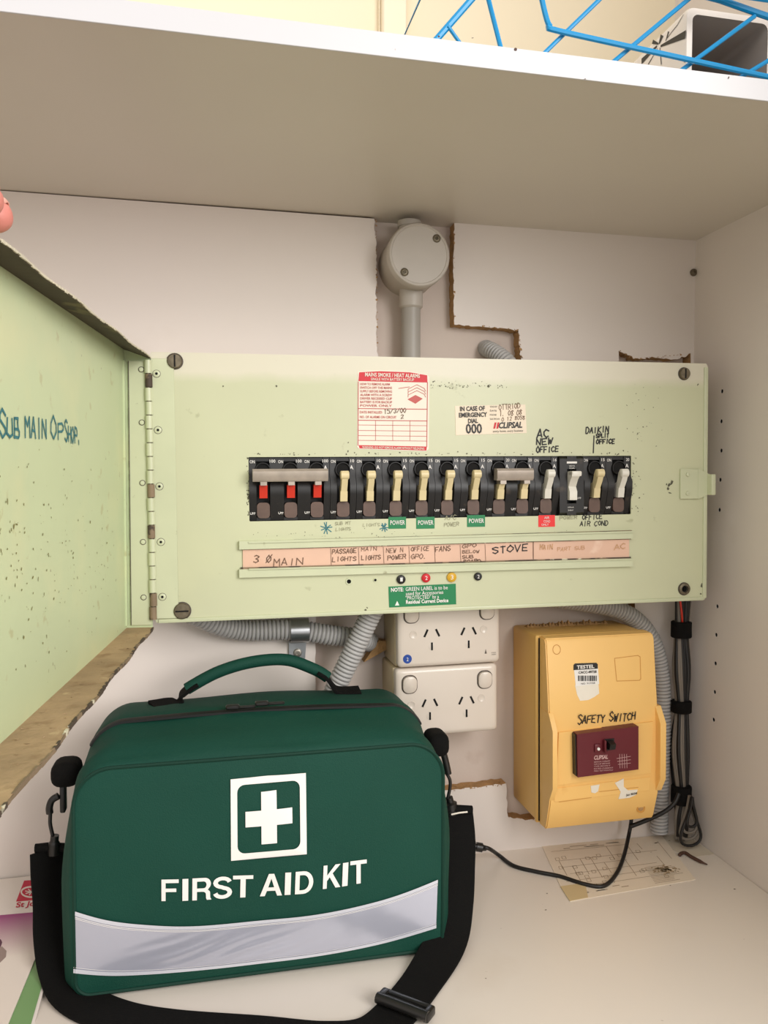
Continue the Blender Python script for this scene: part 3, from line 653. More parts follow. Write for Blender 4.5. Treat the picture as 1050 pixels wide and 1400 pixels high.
tb = B(); wr('POWER', 765, 711, 790, 709, 5, .8, tb); wr('A/C', 608, 711, 625, 710, 6, .7, tb); wr('POWER', 607, 720, 628, 719, 5, .7, tb); wr('SUB MT', 458, 718, 480, 717, 4, .6, tb); wr('LIGHTS', 459, 726, 480, 725, 4, .6, tb); wr('LIGHTS', 496, 720, 520, 719, 4, .5, tb)

sw.part('faint_writing', tb, M_FAINT, smooth=0, fix=False, label='faint pencil notes on the paint')
tb = B()
for cx, cz, rr in ((446, 722, 8), (525, 721, 6)):
    for k in range(9):
        a = k*2*pi/9+random.uniform(-.2, .2); p = sw.px(cx+cos(a)*1, cz+sin(a)*1, 0); q = sw.px(cx+cos(a)*rr*random.uniform(.7, 1.1), cz+sin(a)*rr, 0); tb.stroke([(p.x, p.z), (q.x, q.z)], .0009, lambda X, Z: (X, -.0003, Z))
sw.part('star_mark', tb, M_INKB, smooth=0, fix=False, label='small teal marker stars')
tb = B(); F_ = []
def fl(x, yy, r): p = sw.px(x, yy, 0); F_.append((p.x, p.z, r/1355))
for k in range(70):
    x = random.uniform(342, 862); fl(x, 622-abs(random.gauss(0, 2.5)), random.uniform(.4, 1.4))
for k in range(26): fl(341-abs(random.gauss(0, 2)), random.uniform(625, 705), random.uniform(.5, 1.5))
for k in range(26): fl(864+abs(random.gauss(0, 6)), random.uniform(625, 705), random.uniform(.4, 1.3))
for k in range(60): fl(random.uniform(330, 864), 730.5+(600-random.uniform(330, 864))*0+random.gauss(0, 3), random.uniform(.3, .9))
for k in range(60): fl(random.uniform(588, 694), 527+random.choice([-4, 0, 1])+random.gauss(0, 1.5), random.uniform(.3, 1.0))
for k in range(26): fl(random.gauss(882, 12), random.gauss(580, 30), random.uniform(.4, 1.2))
for x, yy, r in ((915, 663, 3), (918, 660, 3.2), (913, 668, 2.2), (916, 674, 2), (911, 662, 1.6), (237, 577, .9), (233, 655, 1), (305, 528, 1.2), (668, 528, 2), (476, 605, 1), (650, 524, 1), (954, 526, 1.5), (378, 528, 1.4), (610, 833, 2.2), (500, 834, 2), (502, 831, 1.4), (960, 800, 3.5), (964, 792, 2.2), (958, 812, 1.5), (855, 490, 1.1), (590, 735, 1.2)): fl(x, yy, r)
flecks(tb, F_, lambda x, z: (x, -.00025, z)); sw.part('paint_scuff', tb, mat('scuff_grey', (92, 90, 72), .7), kind='stuff', smooth=0, fix=False)

# door of the switchboard, swung open towards the viewer -------------------
TH = .094; hw = Vector((-.0532, -.069, 0))
dpar = bpy.data.objects.new('door', None)
COL.objects.link(dpar); dpar.parent = sw.o; dpar.empty_display_size = .02
DW = Matrix.Translation(hw) @ Matrix.Rotation(0, 4, 'Z')
dvec = Vector((-sin(TH), -cos(TH), 0)); nvec = Vector((cos(TH), -sin(TH), 0))
def dl(u, n, z):     # door axes -> switchboard local
    return sw.I @ (hw+dvec*u+nvec*n+Vector((0, 0, z)))
DT, DBt, DN, DL = .1115, -.1375, -.0232, .565
def dbox(b, u0, u1, n0, n1, z0, z1):
    b.add([dl(u, n, z) for z in (z0, z1) for (u, n) in ((u0, n0), (u1, n0), (u1, n1), (u0, n1))], [(3, 2, 1, 0), (4, 5, 6, 7), (0, 1, 5, 4), (1, 2, 6, 5), (2, 3, 7, 6), (3, 0, 4, 7)]); return b
def dpart(name, b, m, label=None, kind=None, smooth=0, fix=True): return sw.part(name, b, m, dpar, label, kind, smooth=smooth, fix=fix)
dpar['label'] = 'open green metal door with a folded lip, hinged at the left end of the switchboard'
def dtop(u): return DT+.008*(1-u/.33)
dpart('door_panel', B().add([dl(u, n_, z_) for n_ in (DN-.0014, DN) for u, z_ in ((0, DBt), (DL, DBt), (DL, dtop(DL)), (0, dtop(0)))], [(0, 1, 2, 3), (7, 6, 5, 4), (0, 4, 5, 1), (1, 5, 6, 2), (2, 6, 7, 3), (3, 7, 4, 0)]), M_DOORG)
dpart('end_lip', B().add([dl(u, n_, z_) for u in (0, .0012) for n_, z_ in ((DN, DBt+.001), (0, DBt+.001), (0, DT-.001), (DN, dtop(0)-.001))], [(0, 1, 2, 3), (7, 6, 5, 4), (0, 4, 5, 1), (1, 5, 6, 2), (2, 6, 7, 3), (3, 7, 4, 0)]), M_DOORG)
dpart('end_lip', dbox(B(), DL-.0012, DL, DN, 0, DBt+.001, DT-.001), M_DOORG)
def wavy_lip(z0, z1, jit, sl):
    b = B(); n = 70; vs = []
    for i in range(n+1):
        u = DL*i/n; e = sl*u + random.uniform(-jit, jit)*(1 if i > 2 else 0)+.0009*sin(u*60)
        zi = (dtop(u)-DT) if z0 > 0 else 0; vs += [dl(u, DN, z0+zi), dl(u, e, z0), dl(u, e, z1), dl(u, DN, z1+zi)]
    fs = []
    for i in range(n):
        for j in range(4): fs.append((i*4+j, i*4+(j+1) % 4, (i+1)*4+(j+1) % 4, (i+1)*4+j))
    fs += [(0, 1, 2, 3), (n*4+3, n*4+2, n*4+1, n*4)]; b.add(vs, fs); return b
dpart('bottom_lip', wavy_lip(DBt-.0002, DBt+.0014, .0004, .016), M_DUST, 'dusty brown bottom lip of the door')
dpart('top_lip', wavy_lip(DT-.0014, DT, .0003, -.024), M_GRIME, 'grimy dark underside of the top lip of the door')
n = 120; M_PEELED = mat('peeling_pale_paint', (214, 206, 184), .6, var=.1, vs=60, spots=[((90, 78, 62), 60, .64, .03, .8)])
for z in (DBt, DT):
    eb = B()
    for i in range(n):
        u0, u1 = DL*i/n, DL*(i+1)/n; h = random.uniform(.0014, .0030)*(1 if z < 0 else .6); o_ = .0009*sin((u0+u1)*30)+(.016 if z < 0 else -.024)*(u0+u1)/2
        s_ = 1 if z < 0 else -1
        dbox(eb, u0, u1, o_-.0006, o_+.0007, z-h*.3 if s_ > 0 else z-h*.7, z+h*.7 if s_ > 0 else z+h*.3)
    dpart('chipped_edge', eb, M_CHIPEDGE if z < 0 else M_PEELED, 'chipped paint edge of the bottom lip' if z < 0 else 'pale painted edge of the top lip', 'stuff')

# inner step and the hinge leaf on the door's end lip
dpart('stiffener', dbox(B(), .0012, .0065, DN, DN+.0016, DBt+.004, DT-.004), M_DOORG)
hb = B(); dbox(hb, .0014, .0030, -.0185, -.0005, DBt+.004, DT-.004); hlf = dpart('hinge_leaf', hb, M_GREEN2)
for z in (.100, .052, -.003, -.057, -.108):
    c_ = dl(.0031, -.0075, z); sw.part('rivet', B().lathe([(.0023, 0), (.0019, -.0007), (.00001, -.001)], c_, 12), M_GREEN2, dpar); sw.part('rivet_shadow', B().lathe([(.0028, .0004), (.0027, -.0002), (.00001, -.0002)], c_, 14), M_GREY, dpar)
tb = B(); zz_ = [DBt+.004+i*(DT-DBt-.008)/40 for i in range(41)]; Uu = [.0022+random.uniform(-.0002, .0002) for _ in zz_]
for i in range(40): dbox(tb, .0012, .0034, -.0192+random.uniform(0, .0003), -.0186, zz_[i], zz_[i+1])
dpart('paint_crack', tb, M_GREY, kind='stuff')
# writing on the door
tb = B()
def dproj(x, yy):
    d = ray(x, yy); N_ = nvec; t = (hw+nvec*(DN+.0003)-CAM).dot(N_)/d.dot(N_); w_ = CAM+d*t-hw; return (w_.dot(dvec), w_.z)
def dstroke(pts, wd): tb.stroke([p for p in pts], wd, lambda U, Z: tuple(dl(U, DN+.0004, Z)))
def dhand(s, x0, y0, x1, y1, h, small=()):
    p = Vector(dproj(x0, y0)); q = Vector(dproj(x1, y1)); adv = (q-p)/len(s)
    for i, c in enumerate(s):
        if c not in GL: continue
        o = p+adv*i; hs = .72 if i in small else 1
        for stt in GL[c].split(','):
            dstroke([(o.x+adv.x*.75*(int(t_[0])+random.uniform(-.3, .3))/4, o.y+adv.y*int(t_[0])/4*.75+h*hs*(int(t_[1])+random.uniform(-.3, .3))/6) for t_ in stt.split()], .0016)
dhand('SUB', 0, 597, 29, 599, .0142, (1, 2)); dhand('MAIN', 35, 597, 65, 599, .0112); dhand('OP', 70, 601, 89, 602, .0145, (1,)); dhand('SHOP.', 89, 603, 111, 607, .0145, (1, 2, 3, 4))
dpart('marker_writing', tb, M_INKB, 'teal marker writing on the inside of the door', smooth=0, fix=False)
tb = B(); fl_ = []
for k in range(170):
    x = random.uniform(0, 160); yy = random.triangular(600, 960, 760); U, Z = dproj(x, yy)
    if -.12 < Z < .1: fl_.append((U, Z, random.uniform(.0003, .0011)*(1.5 if random.random() < .1 else 1)))
flecks(tb, fl_, lambda x, z: tuple(dl(x, DN+.0003, z))); dpart('rust_speck', tb, mat('speck_olive', (132, 126, 76), .7), kind='stuff', smooth=0, fix=False)
tb = B()
for k in range(90):
    u = random.uniform(.01, .5); n_ = random.uniform(DN+.002, -.002); r = random.uniform(.0005, .0018); z = DBt+.0015
    P = [dl(u+random.uniform(-r, r), n_+random.uniform(-r, r), z+random.uniform(0, r*.5)) for _ in range(4)]; tb.add(P, [(0, 1, 2), (0, 2, 3), (0, 3, 1), (1, 3, 2)])
dpart('dust_crumb', tb, M_DUST, kind='stuff')

# ================================================================== JUNCTION BOX, PIPES
jc = at(566, 347, -.030)
jb = T('junction_box', 'round grey plastic junction box with two screws under the shelf', 'junction box', (jc.x, .016, jc.z))
lc = jb.px(573.5, 348, -.052); R = .0325
jb.part('body', B().lathe([(R*.98, .0), (R*.98, -.040), (R, -.041), (R, -.043)], (lc.x, 0, lc.z), 48), M_JB)
lid = jb.part('lid', B().lathe([(R*1.0, -.043), (R*1.0, -.050), (R*.96, -.052), (R*.9, -.0525), (R*.88, -.0518), (.00001, -.0518)], (lc.x, 0, lc.z), 48), M_JB)
for a, b in ((597, 326), (553, 372)):
    q = jb.px(a, b, -.052); o = jb.part('screw', screw(B(), (q.x, -.0518, q.z), .0042, .0012), M_SCREW, lid)
    jb.part('screw_recess', B().lathe([(.0015, -.0009), (.00001, -.0009)], (q.x, -.0518, q.z), 10), M_DARK, lid)
jb.part('top_spigot', B().lathe([(.0115, .0), (.0115, R+.004), (.0125, R+.004), (.0125, R+.0095), (.0095, R+.0095)], (lc.x-.003, -.021, lc.z), 28, 'z'), M_JB)
jb.part('bottom_spigot', B().lathe([(.0125, 0), (.0125, -R-.014), (.0105, -R-.016)], (lc.x-.001, -.021, lc.z), 28, 'z'), M_JB)
pz = jb.M @ Vector((lc.x-.001, -.021, lc.z-R-.01))
pp = T('conduit_pipe', 'straight rigid grey pipe running down from the junction box into the switchboard', 'pipe', (pz.x, pz.y, .10))
pp.part('pipe', B().lathe([(.0102, 0), (.0102, pz.z-.10)], (0, 0, 0), 28, 'z'), M_PIPE)
def corr(name, label, pts, r, depth=.0017, pitch=.0042, m=None, group='corrugated grey conduits'):
    P = resample(crom(pts, 24), pitch/6); R_ = [r-depth*(0 if (i % 6) in (0, 1, 2) else (.4 if (i % 6) in (3, 5) else 1.35)) for i in range(len(P))]
    b = B().tube(P, R_, 18); o = link(name, b.mesh(name, 50), m or M_CONDG); tag(o, label, 'conduit', group)
    c = Vector(P[0]); me = o.data
    for v in me.vertices: v.co -= c
    o.location = c; return o
corr('corrugated_conduit', 'short grey corrugated conduit end poking out of the stepped cutout above the switchboard', [at(664, 476, .015), at(671, 479, 0), at(684, 487, -.012), at(697, 500, -.02), at(702, 520, -.02)], .0092, pitch=.0034)
corr('corrugated_conduit', 'grey corrugated conduit lying horizontally under the left end of the switchboard, held by a clamp', [at(262, 838, -.03), at(300, 855, -.02), at(340, 862, -.0125), at(400, 861, -.0125), at(450, 868, -.0115), at(488, 873, -.008), at(506, 878, .012)], .0107)
corr('corrugated_conduit', 'grey corrugated conduit slanting down behind the bag handle left of the wall sockets', [at(513, 828, -.045), at(503, 848, -.042), at(487, 882, -.038), at(470, 918, -.034), at(455, 950, -.030), at(448, 985, -.027)], .0108)
corr('corrugated_conduit', 'long grey corrugated conduit bending down the right side of the yellow box', [at(690, 812, -.02), at(770, 820, -.016), at(835, 831, -.012), at(870, 848, -.0105), at(893, 880, -.0105), at(904, 930, -.0105), at(905, 1000, -.0105), at(902, 1080, -.0105), at(901, 1137, -.0105)], .0102, pitch=.0040)
# saddle clamp
k = at(409, 862, -.0125)
cl = T('saddle_clamp', 'shiny metal saddle clamp screwed over the horizontal conduit', 'clamp', (k.x, 0, k.z))
b = B(); rg = []
pr = []
for i in range(13):
    a = math.radians(180+90-i*15-90); pr.append((-.0125+-.0128*cos(math.radians(-90+i*15)), .0128*sin(math.radians(-90+i*15))))
outer = [(y_, z_) for y_, z_ in pr]; inner = [(-.0125+(y_+.0125)*.90, z_*.90) for y_, z_ in pr]
b.prism(outer+inner[::-1], -.0095, .0095, 'x')
cl.part('saddle', b, M_GALV)
b = B(); b.prism([(-.0098, -.0125), (.0085, -.0125), (.0070, -.033), (.0045, -.0365), (-.0065, -.0365), (-.0095, -.033)], -.0035, -.0012)
b.prism([(-.0035, -.0135), (-.0012, -.0135), (-.0012, -.010), (-.0125, -.0105), (-.0125, -.0128)], -.0095, .0085, 'x')
cl.part('foot', b, M_GALV)
cl.part('screw', screw(B(), (-.0008, -.0035, -.025), .0044, .0022), M_METAL)

# ================================================================== WALL SOCKETS
def socket(loc, roll, label, proud, extra):
    s = T('double_wall_socket', label, 'wall socket', loc, 0, roll, 'double wall sockets under the switchboard')
    W, H = .1095/2, .0709/2
    s.part('mounting_block', B().rbox(-W-.0015, W+.0005, .010, .061, -H-.0005, H+.0005, .0025, 2), M_GPOB)
    b = B(); r = []
    for yy, ins in ((.010, 0), (.003, 0), (.001, .0012), (0, .0045)):
        r.append([(x, yy, z) for x, z in rrect(-W+ins, W-ins, -H+ins, H-ins, .004, 5)])
    b.rings(r); pl = s.part('cover_plate', b, M_GPO, smooth=50)
    for sx, x in ((-1, -.0405), (1, .0405)):
        z = .0195
        rk = s.part('switch_rim', B().prism(rrect(x-.0083, x+.0083, z-.0097, z+.0097, .0068, 6), -.0004, .001), M_GREY, pl)
        b = B(); ro = rrect(x-.0072, x+.0072, z-.0086, z+.0086, .0060, 6)
        b.rings([[(p[0], -.0002, p[1]) for p in ro], [(p[0], -.0018-(p[1]-z+.0086)*.12, p[1]) for p in ro], [(x+(p[0]-x)*.9, -.0024-(p[1]-z+.0086)*.12, z+(p[1]-z)*.9) for p in ro]])
        s.part('rocker_switch', b, M_GPO, pl, smooth=50)
    for x in (-.019, .0205):
        for dx, dz, an in ((-.0062, .0030, -.45), (.0062, .0030, .45), (0, -.0108, 0)):
            L, w_ = .0042 if an else .0040, .0010
            ca, sa = cos(an), sin(an); P = [(x+dx+u*ca+v*-sa*-1*1, z_) for u, v, z_ in ()]
            P = []
            for u, v in ((-w_, -L), (w_, -L), (w_, L), (-w_, L)):
                P.append((x+dx+u*ca+v*sa*-1*(-1 if an > 0 else -1)*(1) if 0 else x+dx+u*cos(an)-v*sin(an), -.004+dz+u*sin(an)+v*cos(an)))
            s.part('pin_slot', B().prism(P, -.0004, .002), M_DARK, pl)
        s.part('slot_moulding', B().lathe([(.0040, .0008), (.0040, -.00004), (.0036, -.0002), (.00001, -.0002)], (x, 0, -.0148), 20), M_GPO, pl)
    for x, z in ((-.0385, -.0020), (.0370, .0000)):
        s.part('screw_cap', B().lathe([(.0042, 0), (.0040, -.0004), (.0034, -.0004), (.0030, -.0001), (.00001, -.0001)], (x, 0, z), 20), M_GPO, pl)
    return s, pl
lo_ = Vector((.2382, -.045, -.2281))
s2, p2 = socket(lo_, .0119, 'lower ivory double wall socket, partly behind the bag', 0, 0)
s1, p1 = socket(Vector((.2394, -.047, -.1553)), .0119, 'upper ivory double wall socket with a blue dot sticker, tucked under the switchboard', 0, 1)
q = s1.px(557, 901, 0); o = s1.part('dot_sticker', B().lathe([(.0046, 0), (.0046, -.0004), (.00001, -.0004)], (q.x, 0, q.z), 24), M_BLUES, label='round blue sticker numbered 2')
ftext(s1, 'number', '2', (q.x-.001, -.0005, q.z-.002), (q.x+.001, -.0005, q.z-.002), .0038, M_WHITE, o)
q = s1.px(664, 891, 0); tb = B(); P = [(q.x-.0012, -.0002, q.z-.002), (q.x+.0012, -.0002, q.z-.002), (q.x, -.0002, q.z+.003)]; tb.add(P, [(0, 1, 2)]); q = s1.px(672, 893, 0); ftext(s1, '', '10A', (q.x, 0, q.z), (q.x+.005, 0, q.z), .0012, None, merge=tb); ftext(s1, '', '250V', (q.x, 0, q.z-.002), (q.x+.005, 0, q.z-.002), .0012, None, merge=tb)
s1.part('print', tb, M_GREY, smooth=0, fix=False)

# ================================================================== YELLOW BOX
yc = Vector((.3970, -.07, -.2625))
yb = T('safety_switch_box', 'yellow orange plastic box marked SAFETY SWITCH with a maroon switch in its lid', 'electrical box', yc, -.003, .0099)
W, H = .1268/2, .2015/2
yb.part('base', B().rbox(-W, W-.002, .020, .086, -H+.002, H-.001, .004, 3), M_YELB)
yb.part('seal_gap', B().box(-W+.002, W-.004, .0155, .021, -H+.004, H-.003), M_DARK)
yb.part('base_rim', B().rbox(-W-.0006, W-.0014, .017, .0215, -H+.0014, H-.0002, .0012, 1), M_YELB)
b = B(); pf = [(.0165, -H), (.002, -H+.001), (-.001, -H+.004), (-.010, -.068), (-.010, .004), (.0, H-.006), (.003, H-.001), (.0165, H)]
b.prism(pf, -W+.003, W-.001, 'x')
lidm = b.mesh('lid', 30)
bm = bmesh.new(); bm.from_mesh(lidm); bmesh.ops.bevel(bm, geom=[e for e in bm.edges if e.calc_length() > .1 or abs((e.verts[0].co-e.verts[1].co).x) < 1e-6], offset=.0012, segments=2, affect='EDGES'); bm.to_mesh(lidm); bm.free()
for f in lidm.polygons: f.use_smooth = True
lidm.set_sharp_from_angle(angle=.6)
yl = yb.part('lid', lidm, M_YEL)
def ysurf(z):
    if z > .004: t = (z-.004)/(H-.006-.004); return -.010+t*.010
    if z < -.068: t = (-.068-z)/(H-.004-.068); return -.010+t*.009
    return -.010
def YP(a, b):
    y_ = -.008
    for _ in range(6):
        q = yb.px(a, b, y_); y_ = ysurf(q.z)
    return Vector((q.x, y_, q.z))
# cheeks each side
for x0, x1, py0, py1 in ((-W-.0005+.003, -W+.0075, 975, 1096), (W-.004, W+.0025, 965, 1082)):
    z1_ = YP(750 if x0 < 0 else 897, py0).z; z0_ = YP(750 if x0 < 0 else 897, py1).z
    yb.part('side_cheek', B().prism([(.014, z0_), (-.010, z0_+.001), (-.0185, z0_+.016), (-.0185, z1_-.016), (-.008, z1_), (.014, z1_)], x0, x1, 'x'), M_YEL, yl)
# raised surround and RCD
a0, a1 = YP(764, 1068), YP(893, 985)
fr = [YP(763, 1001), YP(892, 986), YP(889, 1056), YP(760, 1073)]
yb.part('switch_surround', B().prism([(p.x, p.z) for p in fr], -.0115, -.008), M_YEL, yl)
fr = [YP(757, 1078), YP(889, 1062), YP(887, 1080), YP(758, 1096)]
yb.part('lower_step', B().prism([(p.x, p.z) for p in fr], -.0106, -.008), M_YEL, yl)
yf = -.021
q = [yb.px(a, b, yf) for a, b in ((789, 1004), (873, 993), (873, 1052), (790, 1063))]
rc = yb.part('residual_current_switch', B().prism([(p.x, p.z) for p in q], yf, -.008), M_MAROON, label='maroon safety switch block')
yb.part('dark_side', B().prism([(q[0].x-.0012, q[0].z-.001), (q[0].x+.0002, q[0].z-.001), (q[3].x+.0002, q[3].z+.001), (q[3].x-.0012, q[3].z+.001)], yf+.002, -.008), M_BLACK, rc)  # thin black strip makes the left side of the block dark
t_ = yb.px(833, 1018, yf)
yb.part('toggle', B().box(t_.x-.0055, t_.x+.0052, yf-.0006, yf, t_.z-.0055, t_.z+.0062).prism([(yf, t_.z-.004), (yf-.007, t_.z-.003), (yf-.009, t_.z+.003), (yf-.002, t_.z+.005)], t_.x-.0035, t_.x+.003, 'x'), M_BLACK, rc, 'black toggle')
yb.part('toggle_guard', B().rbox(t_.x-.0075, t_.x-.0052, yf-.005, yf, t_.z-.007, t_.z+.006, .0008, 1), M_MAROON, rc)
t_ = yb.px(817, 1022, yf); yb.part('test_button', B().rbox(t_.x-.004, t_.x+.0028, yf-.0018, yf, t_.z-.0045, t_.z+.004, .001, 2), M_MAROON, rc)
yb.part('indicator', B().lathe([(.0016, 0), (.0014, -.0012), (.00001, -.0016)], (t_.x, yf-.0018, t_.z-.0008), 14), M_WHITE, rc, 'small white indicator')
tb = B()
def Q(a, b): return yb.px(a, b, yf-.0001)
ftext(yb, '', 'CLIPSAL', Q(812, 1038.5), Q(831, 1037), .0042, None, merge=tb, bold=.03, shear=.2)
for i in range(5): ftext(yb, '', ['RESIDUAL CURRENT', 'CIRCUIT BREAKER', 'TYPE 4RC240 V', 'RATED CURRENT', 'PRESS TEST MONTHLY'][i], Q(812, 1042.5+i*3.1), Q(834+(i > 2)*4, 1041+i*3.1), .0013, None, merge=tb)
for i in range(4):
    p, r_ = Q(847+i*3.2, 1031), Q(847.5+i*3.2, 1050); tb.stroke([(p.x, p.z), (r_.x, r_.z)], .0004, lambda X, Z: (X, yf-.0003, Z))
for i in range(3):
    p, r_ = Q(843+i, 1037+i*4), Q(862, 1034+i*4.6); tb.stroke([(p.x, p.z), (r_.x, r_.z)], .0004, lambda X, Z: (X, yf-.0003, Z))
yb.part('print', tb, M_REDF if 0 else mat('pale_pink_print', (206, 168, 164), .5), rc, smooth=0, fix=False)
# stickers and writing on the lid
def ystick(name, px, m, off=.0004, label=None, parent=None):
    P = [YP(a, b) for a, b in px]; n = len(P)
    return yb.part(name, B().add([(p.x, p.y-off, p.z) for p in P]+[(p.x, p.y-.0, p.z) for p in P], [tuple(range(n)), tuple(range(2*n-1, n-1, -1))]+[(i, (i+1) % n, n+(i+1) % n, n+i) for i in range(n)]), m, parent or yl, label, smooth=0)
ts = ystick('test_sticker', [(784, 909), (786, 907), (815, 906), (817, 908), (819, 935), (787, 938)], M_WHITE, .0004, 'white test sticker with a black heading and barcode')
o = ystick('sticker_heading', [(784, 909), (786, 907), (815, 906), (817, 908), (817, 914), (784, 916)], M_INK, .0006)
ystick('torn_sticker', [(786, 937), (818, 935), (819, 948), (812, 953), (804, 957), (793, 958), (789, 950)], M_WSTK, .0003)
tb = B(); def_ = lambda a, b: (lambda p: Vector((p.x, p.y-.0007, p.z)))(YP(a, b))
ftext(yb, '', 'TESTEL', def_(788, 914.2), def_(812, 912.8), .0036, None, merge=tb, bold=.03); yb.part('heading_print', tb, M_WHITE, yl, smooth=0, fix=False)
tb = B(); ftext(yb, '', 'CACC-49728', def_(790.5, 920.8), def_(815, 919.5), .0026, None, merge=tb, bold=.02); ftext(yb, '', 'NO. 917728', def_(794, 935.6), def_(813, 934.4), .0018, None, merge=tb)
x = 790.0
while x < 815:
    w_ = random.choice([.6, 1, 1.5]); P = [def_(x, 923.5), def_(x+w_, 923.4), def_(x+w_, 930.8), def_(x, 931)]; tb.add([tuple(p) for p in P], [(0, 1, 2, 3)]); x += w_+random.choice([.5, .8, 1])
yb.part('print', tb, M_INK, yl, smooth=0, fix=False)
hand(yb, 'marker_writing', 'SAFETY SWITCH', (lambda p: Vector((p.x, p.y-.0004, p.z)))(YP(790, 989.5)), (lambda p: Vector((p.x, p.y-.0004, p.z)))(YP(869, 983.5)), .0098, M_INK, .0011, yl, small=(1, 2, 3, 4, 5, 8, 9, 10, 11, 12), label='handwritten black words SAFETY SWITCH')
ystick('torn_sticker', [(807, 1074), (819, 1072), (817, 1081), (813, 1084), (808, 1083)], M_WSTK, .0012)
ys_ = ystick('torn_sticker', [(840, 1070), (852, 1064), (852, 1075), (858, 1080), (871, 1079), (869, 1086), (860, 1090), (845, 1092), (848, 1082)], M_WSTK, .0012)
ftext(yb, 'print', 'Jan 8258', (lambda p: Vector((p.x, p.y-.0014, p.z)))(YP(855, 1087.5)), (lambda p: Vector((p.x, p.y-.0014, p.z)))(YP(870, 1085)), .0022, M_INK, yl, bold=.02)
tb = B(); f3 = lambda X, Z: (X, ysurf(Z)-.0003, Z)
for pl_ in ([(840, 900), (872, 896), (875, 898), (876, 928), (874, 930), (843, 931)], ):
    pts = [(YP(a, b).x, YP(a, b).z) for a, b in pl_]+[(YP(840, 900).x, YP(840, 900).z)]; tb.stroke(pts, .0006, f3)
p = YP(761, 888); tb.stroke([(p.x+.0042*cos(k*pi/9), p.z+.0048*sin(k*pi/9)) for k in range(19)], .0006, f3)
for a, b, c_, d_ in ((764, 1096, 808, 1090), (819, 1082, 872, 1076)):
    p, r_ = YP(a, b), YP(c_, d_); tb.stroke([(p.x, p.z), (r_.x, r_.z)], .0006, lambda X, Z: (X, -.0109, Z))
yb.part('moulded_line', tb, M_YELM, yl, smooth=0, fix=False)
p = YP(876, 1105); yb.part('screw_well', B().lathe([(.0048, .001), (.0048, -.0006), (.0036, -.0006), (.003, .0)], (p.x, p.y, p.z), 20), M_YELM, yl); yb.part('screw', B().lathe([(.003, -.0003), (.00001, -.0004)], (p.x, p.y, p.z), 16), M_CHIP, yl)
# lump of brown sealant on top of the box
b = B(); n = 26
for i in range(n):
    x_ = -W+.008+(2*W-.03)*i/n; h_ = random.uniform(.001, .0045)*(1.2-.6*abs(i/n-.5)); b.add([(x_, .062, H-.002), (x_+.006, .062, H-.002), (x_+.006, .074, H-.002), (x_, .074, H-.002), (x_+.003, .068, H+h_)], [(0, 1, 4), (1, 2, 4), (2, 3, 4), (3, 0, 4), (3, 2, 1, 0)])
yb.part('sealant', b, M_CHIP, kind='stuff')

# ================================================================== CABLE BUNDLE AND LEAD
kc = at(929, 1130, -.022)
ct = T('cable_bundle', 'tall bundle of folded black and grey cables tied with black straps in the right corner', 'cables', (kc.x, kc.y, ZF))
zl = [at(930, y_, -.022).z-ZF for y_ in (790, 860, 915, 965, 1025, 1085)]
spread = [1.0, .72, 1.05, .72, 1.05, .7]
xc = [at(a, y_, -.022).x-kc.x for a, y_ in ((933, 790), (930, 860), (929, 915), (930, 965), (927, 1025), (930, 1085))]
for k in range(22):
    a = k*2.4; rr = .0030+.0100*((k*0.37) % 1)
    pts = [Vector((xc[i]+rr*spread[i]*cos(a+.25*i), rr*spread[i]*sin(a+.25*i)*.8, zl[i])) for i in range(6)]
    if k % 3 == 0: zb_ = .006+.003*(k % 4)
    else: zb_ = .012
    # loop at the bottom
    s_ = 1 if k % 2 else -1
    pts += [Vector((pts[-1].x+.004*cos(a), pts[-1].y-.001, zl[5]*.45+.006)), Vector((pts[-1].x*.6+.006*cos(a)+.001, pts[-1].y-.001, .0035+.0016*(k % 5)))]
    rad = .0018 if k % 2 else .0024
    ct.part('cable', B().tube(crom(pts, 8), rad, 8), M_CABG if k in (1, 3, 5, 9, 12, 14, 17, 20) else M_CABB, label='grey cable' if k in (1, 3, 5, 9, 12, 14, 17, 20) else None)
for k, (w_, h_, m_) in enumerate(((.0105, .040, M_CABG), (.0082, .034, M_CABG), (.0125, .046, M_CABB), (.0060, .028, M_CABB))):
    P = []
    for i in range(25):
        t = i/24*pi; P.append(Vector((xc[5]+.001+w_*1.15*sin(2*t)*(.6+.4*sin(t)), -.016-.002*k, zl[5]+.004-(zl[5]+.004-.003-.001*k)*(h_/.046)*sin(t)**.7 if 0 < i < 24 else zl[5]+.004)))
    ct.part('cable_loop', B().tube(P, .0016, 8), m_)
for i, hh_ in ((1, .018), (3, .013), (5, .02)):
    z0_ = zl[i]; rg = []
    for zz_, rr in ((-hh_/2, .0108), (-hh_/2+.001, .0116), (hh_/2-.001, .0116), (hh_/2, .0108)):
        rg.append([(xc[i]+rr*1.0*cos(a*pi/9), rr*.95*sin(a*pi/9)-.002, z0_+zz_) for a in range(18)])
    ct.part('cable_tie', B().rings(rg), M_WEB, label='black fabric tie')
rc_ = [at(930, 822, -.028), at(932, 838, -.030), at(933, 853, -.028)]
ct.part('red_wire', B().tube([ct.w(p) for p in crom(rc_, 6)], .0012, 8), M_RED, label='short red wire')
zf2 = ZF+.0022
ld = T('power_lead', 'thin black power lead with a connector looping across the paper on the bench', 'cable', (atz(800, 1208, ZF).x, atz(800, 1208, ZF).y, ZF))
pl_ = [at(655, 1158, -.03), at(668, 1160, -.035), atz(683, 1170, ZF+.004), atz(703, 1184, zf2), atz(735, 1192, zf2), atz(765, 1198, zf2), atz(800, 1209, zf2), atz(826, 1211, zf2), atz(843, 1194, zf2), atz(853, 1170, ZF+.006), at(860, 1140, -.022), at(863, 1122, -.022), at(864, 1100, -.02)]
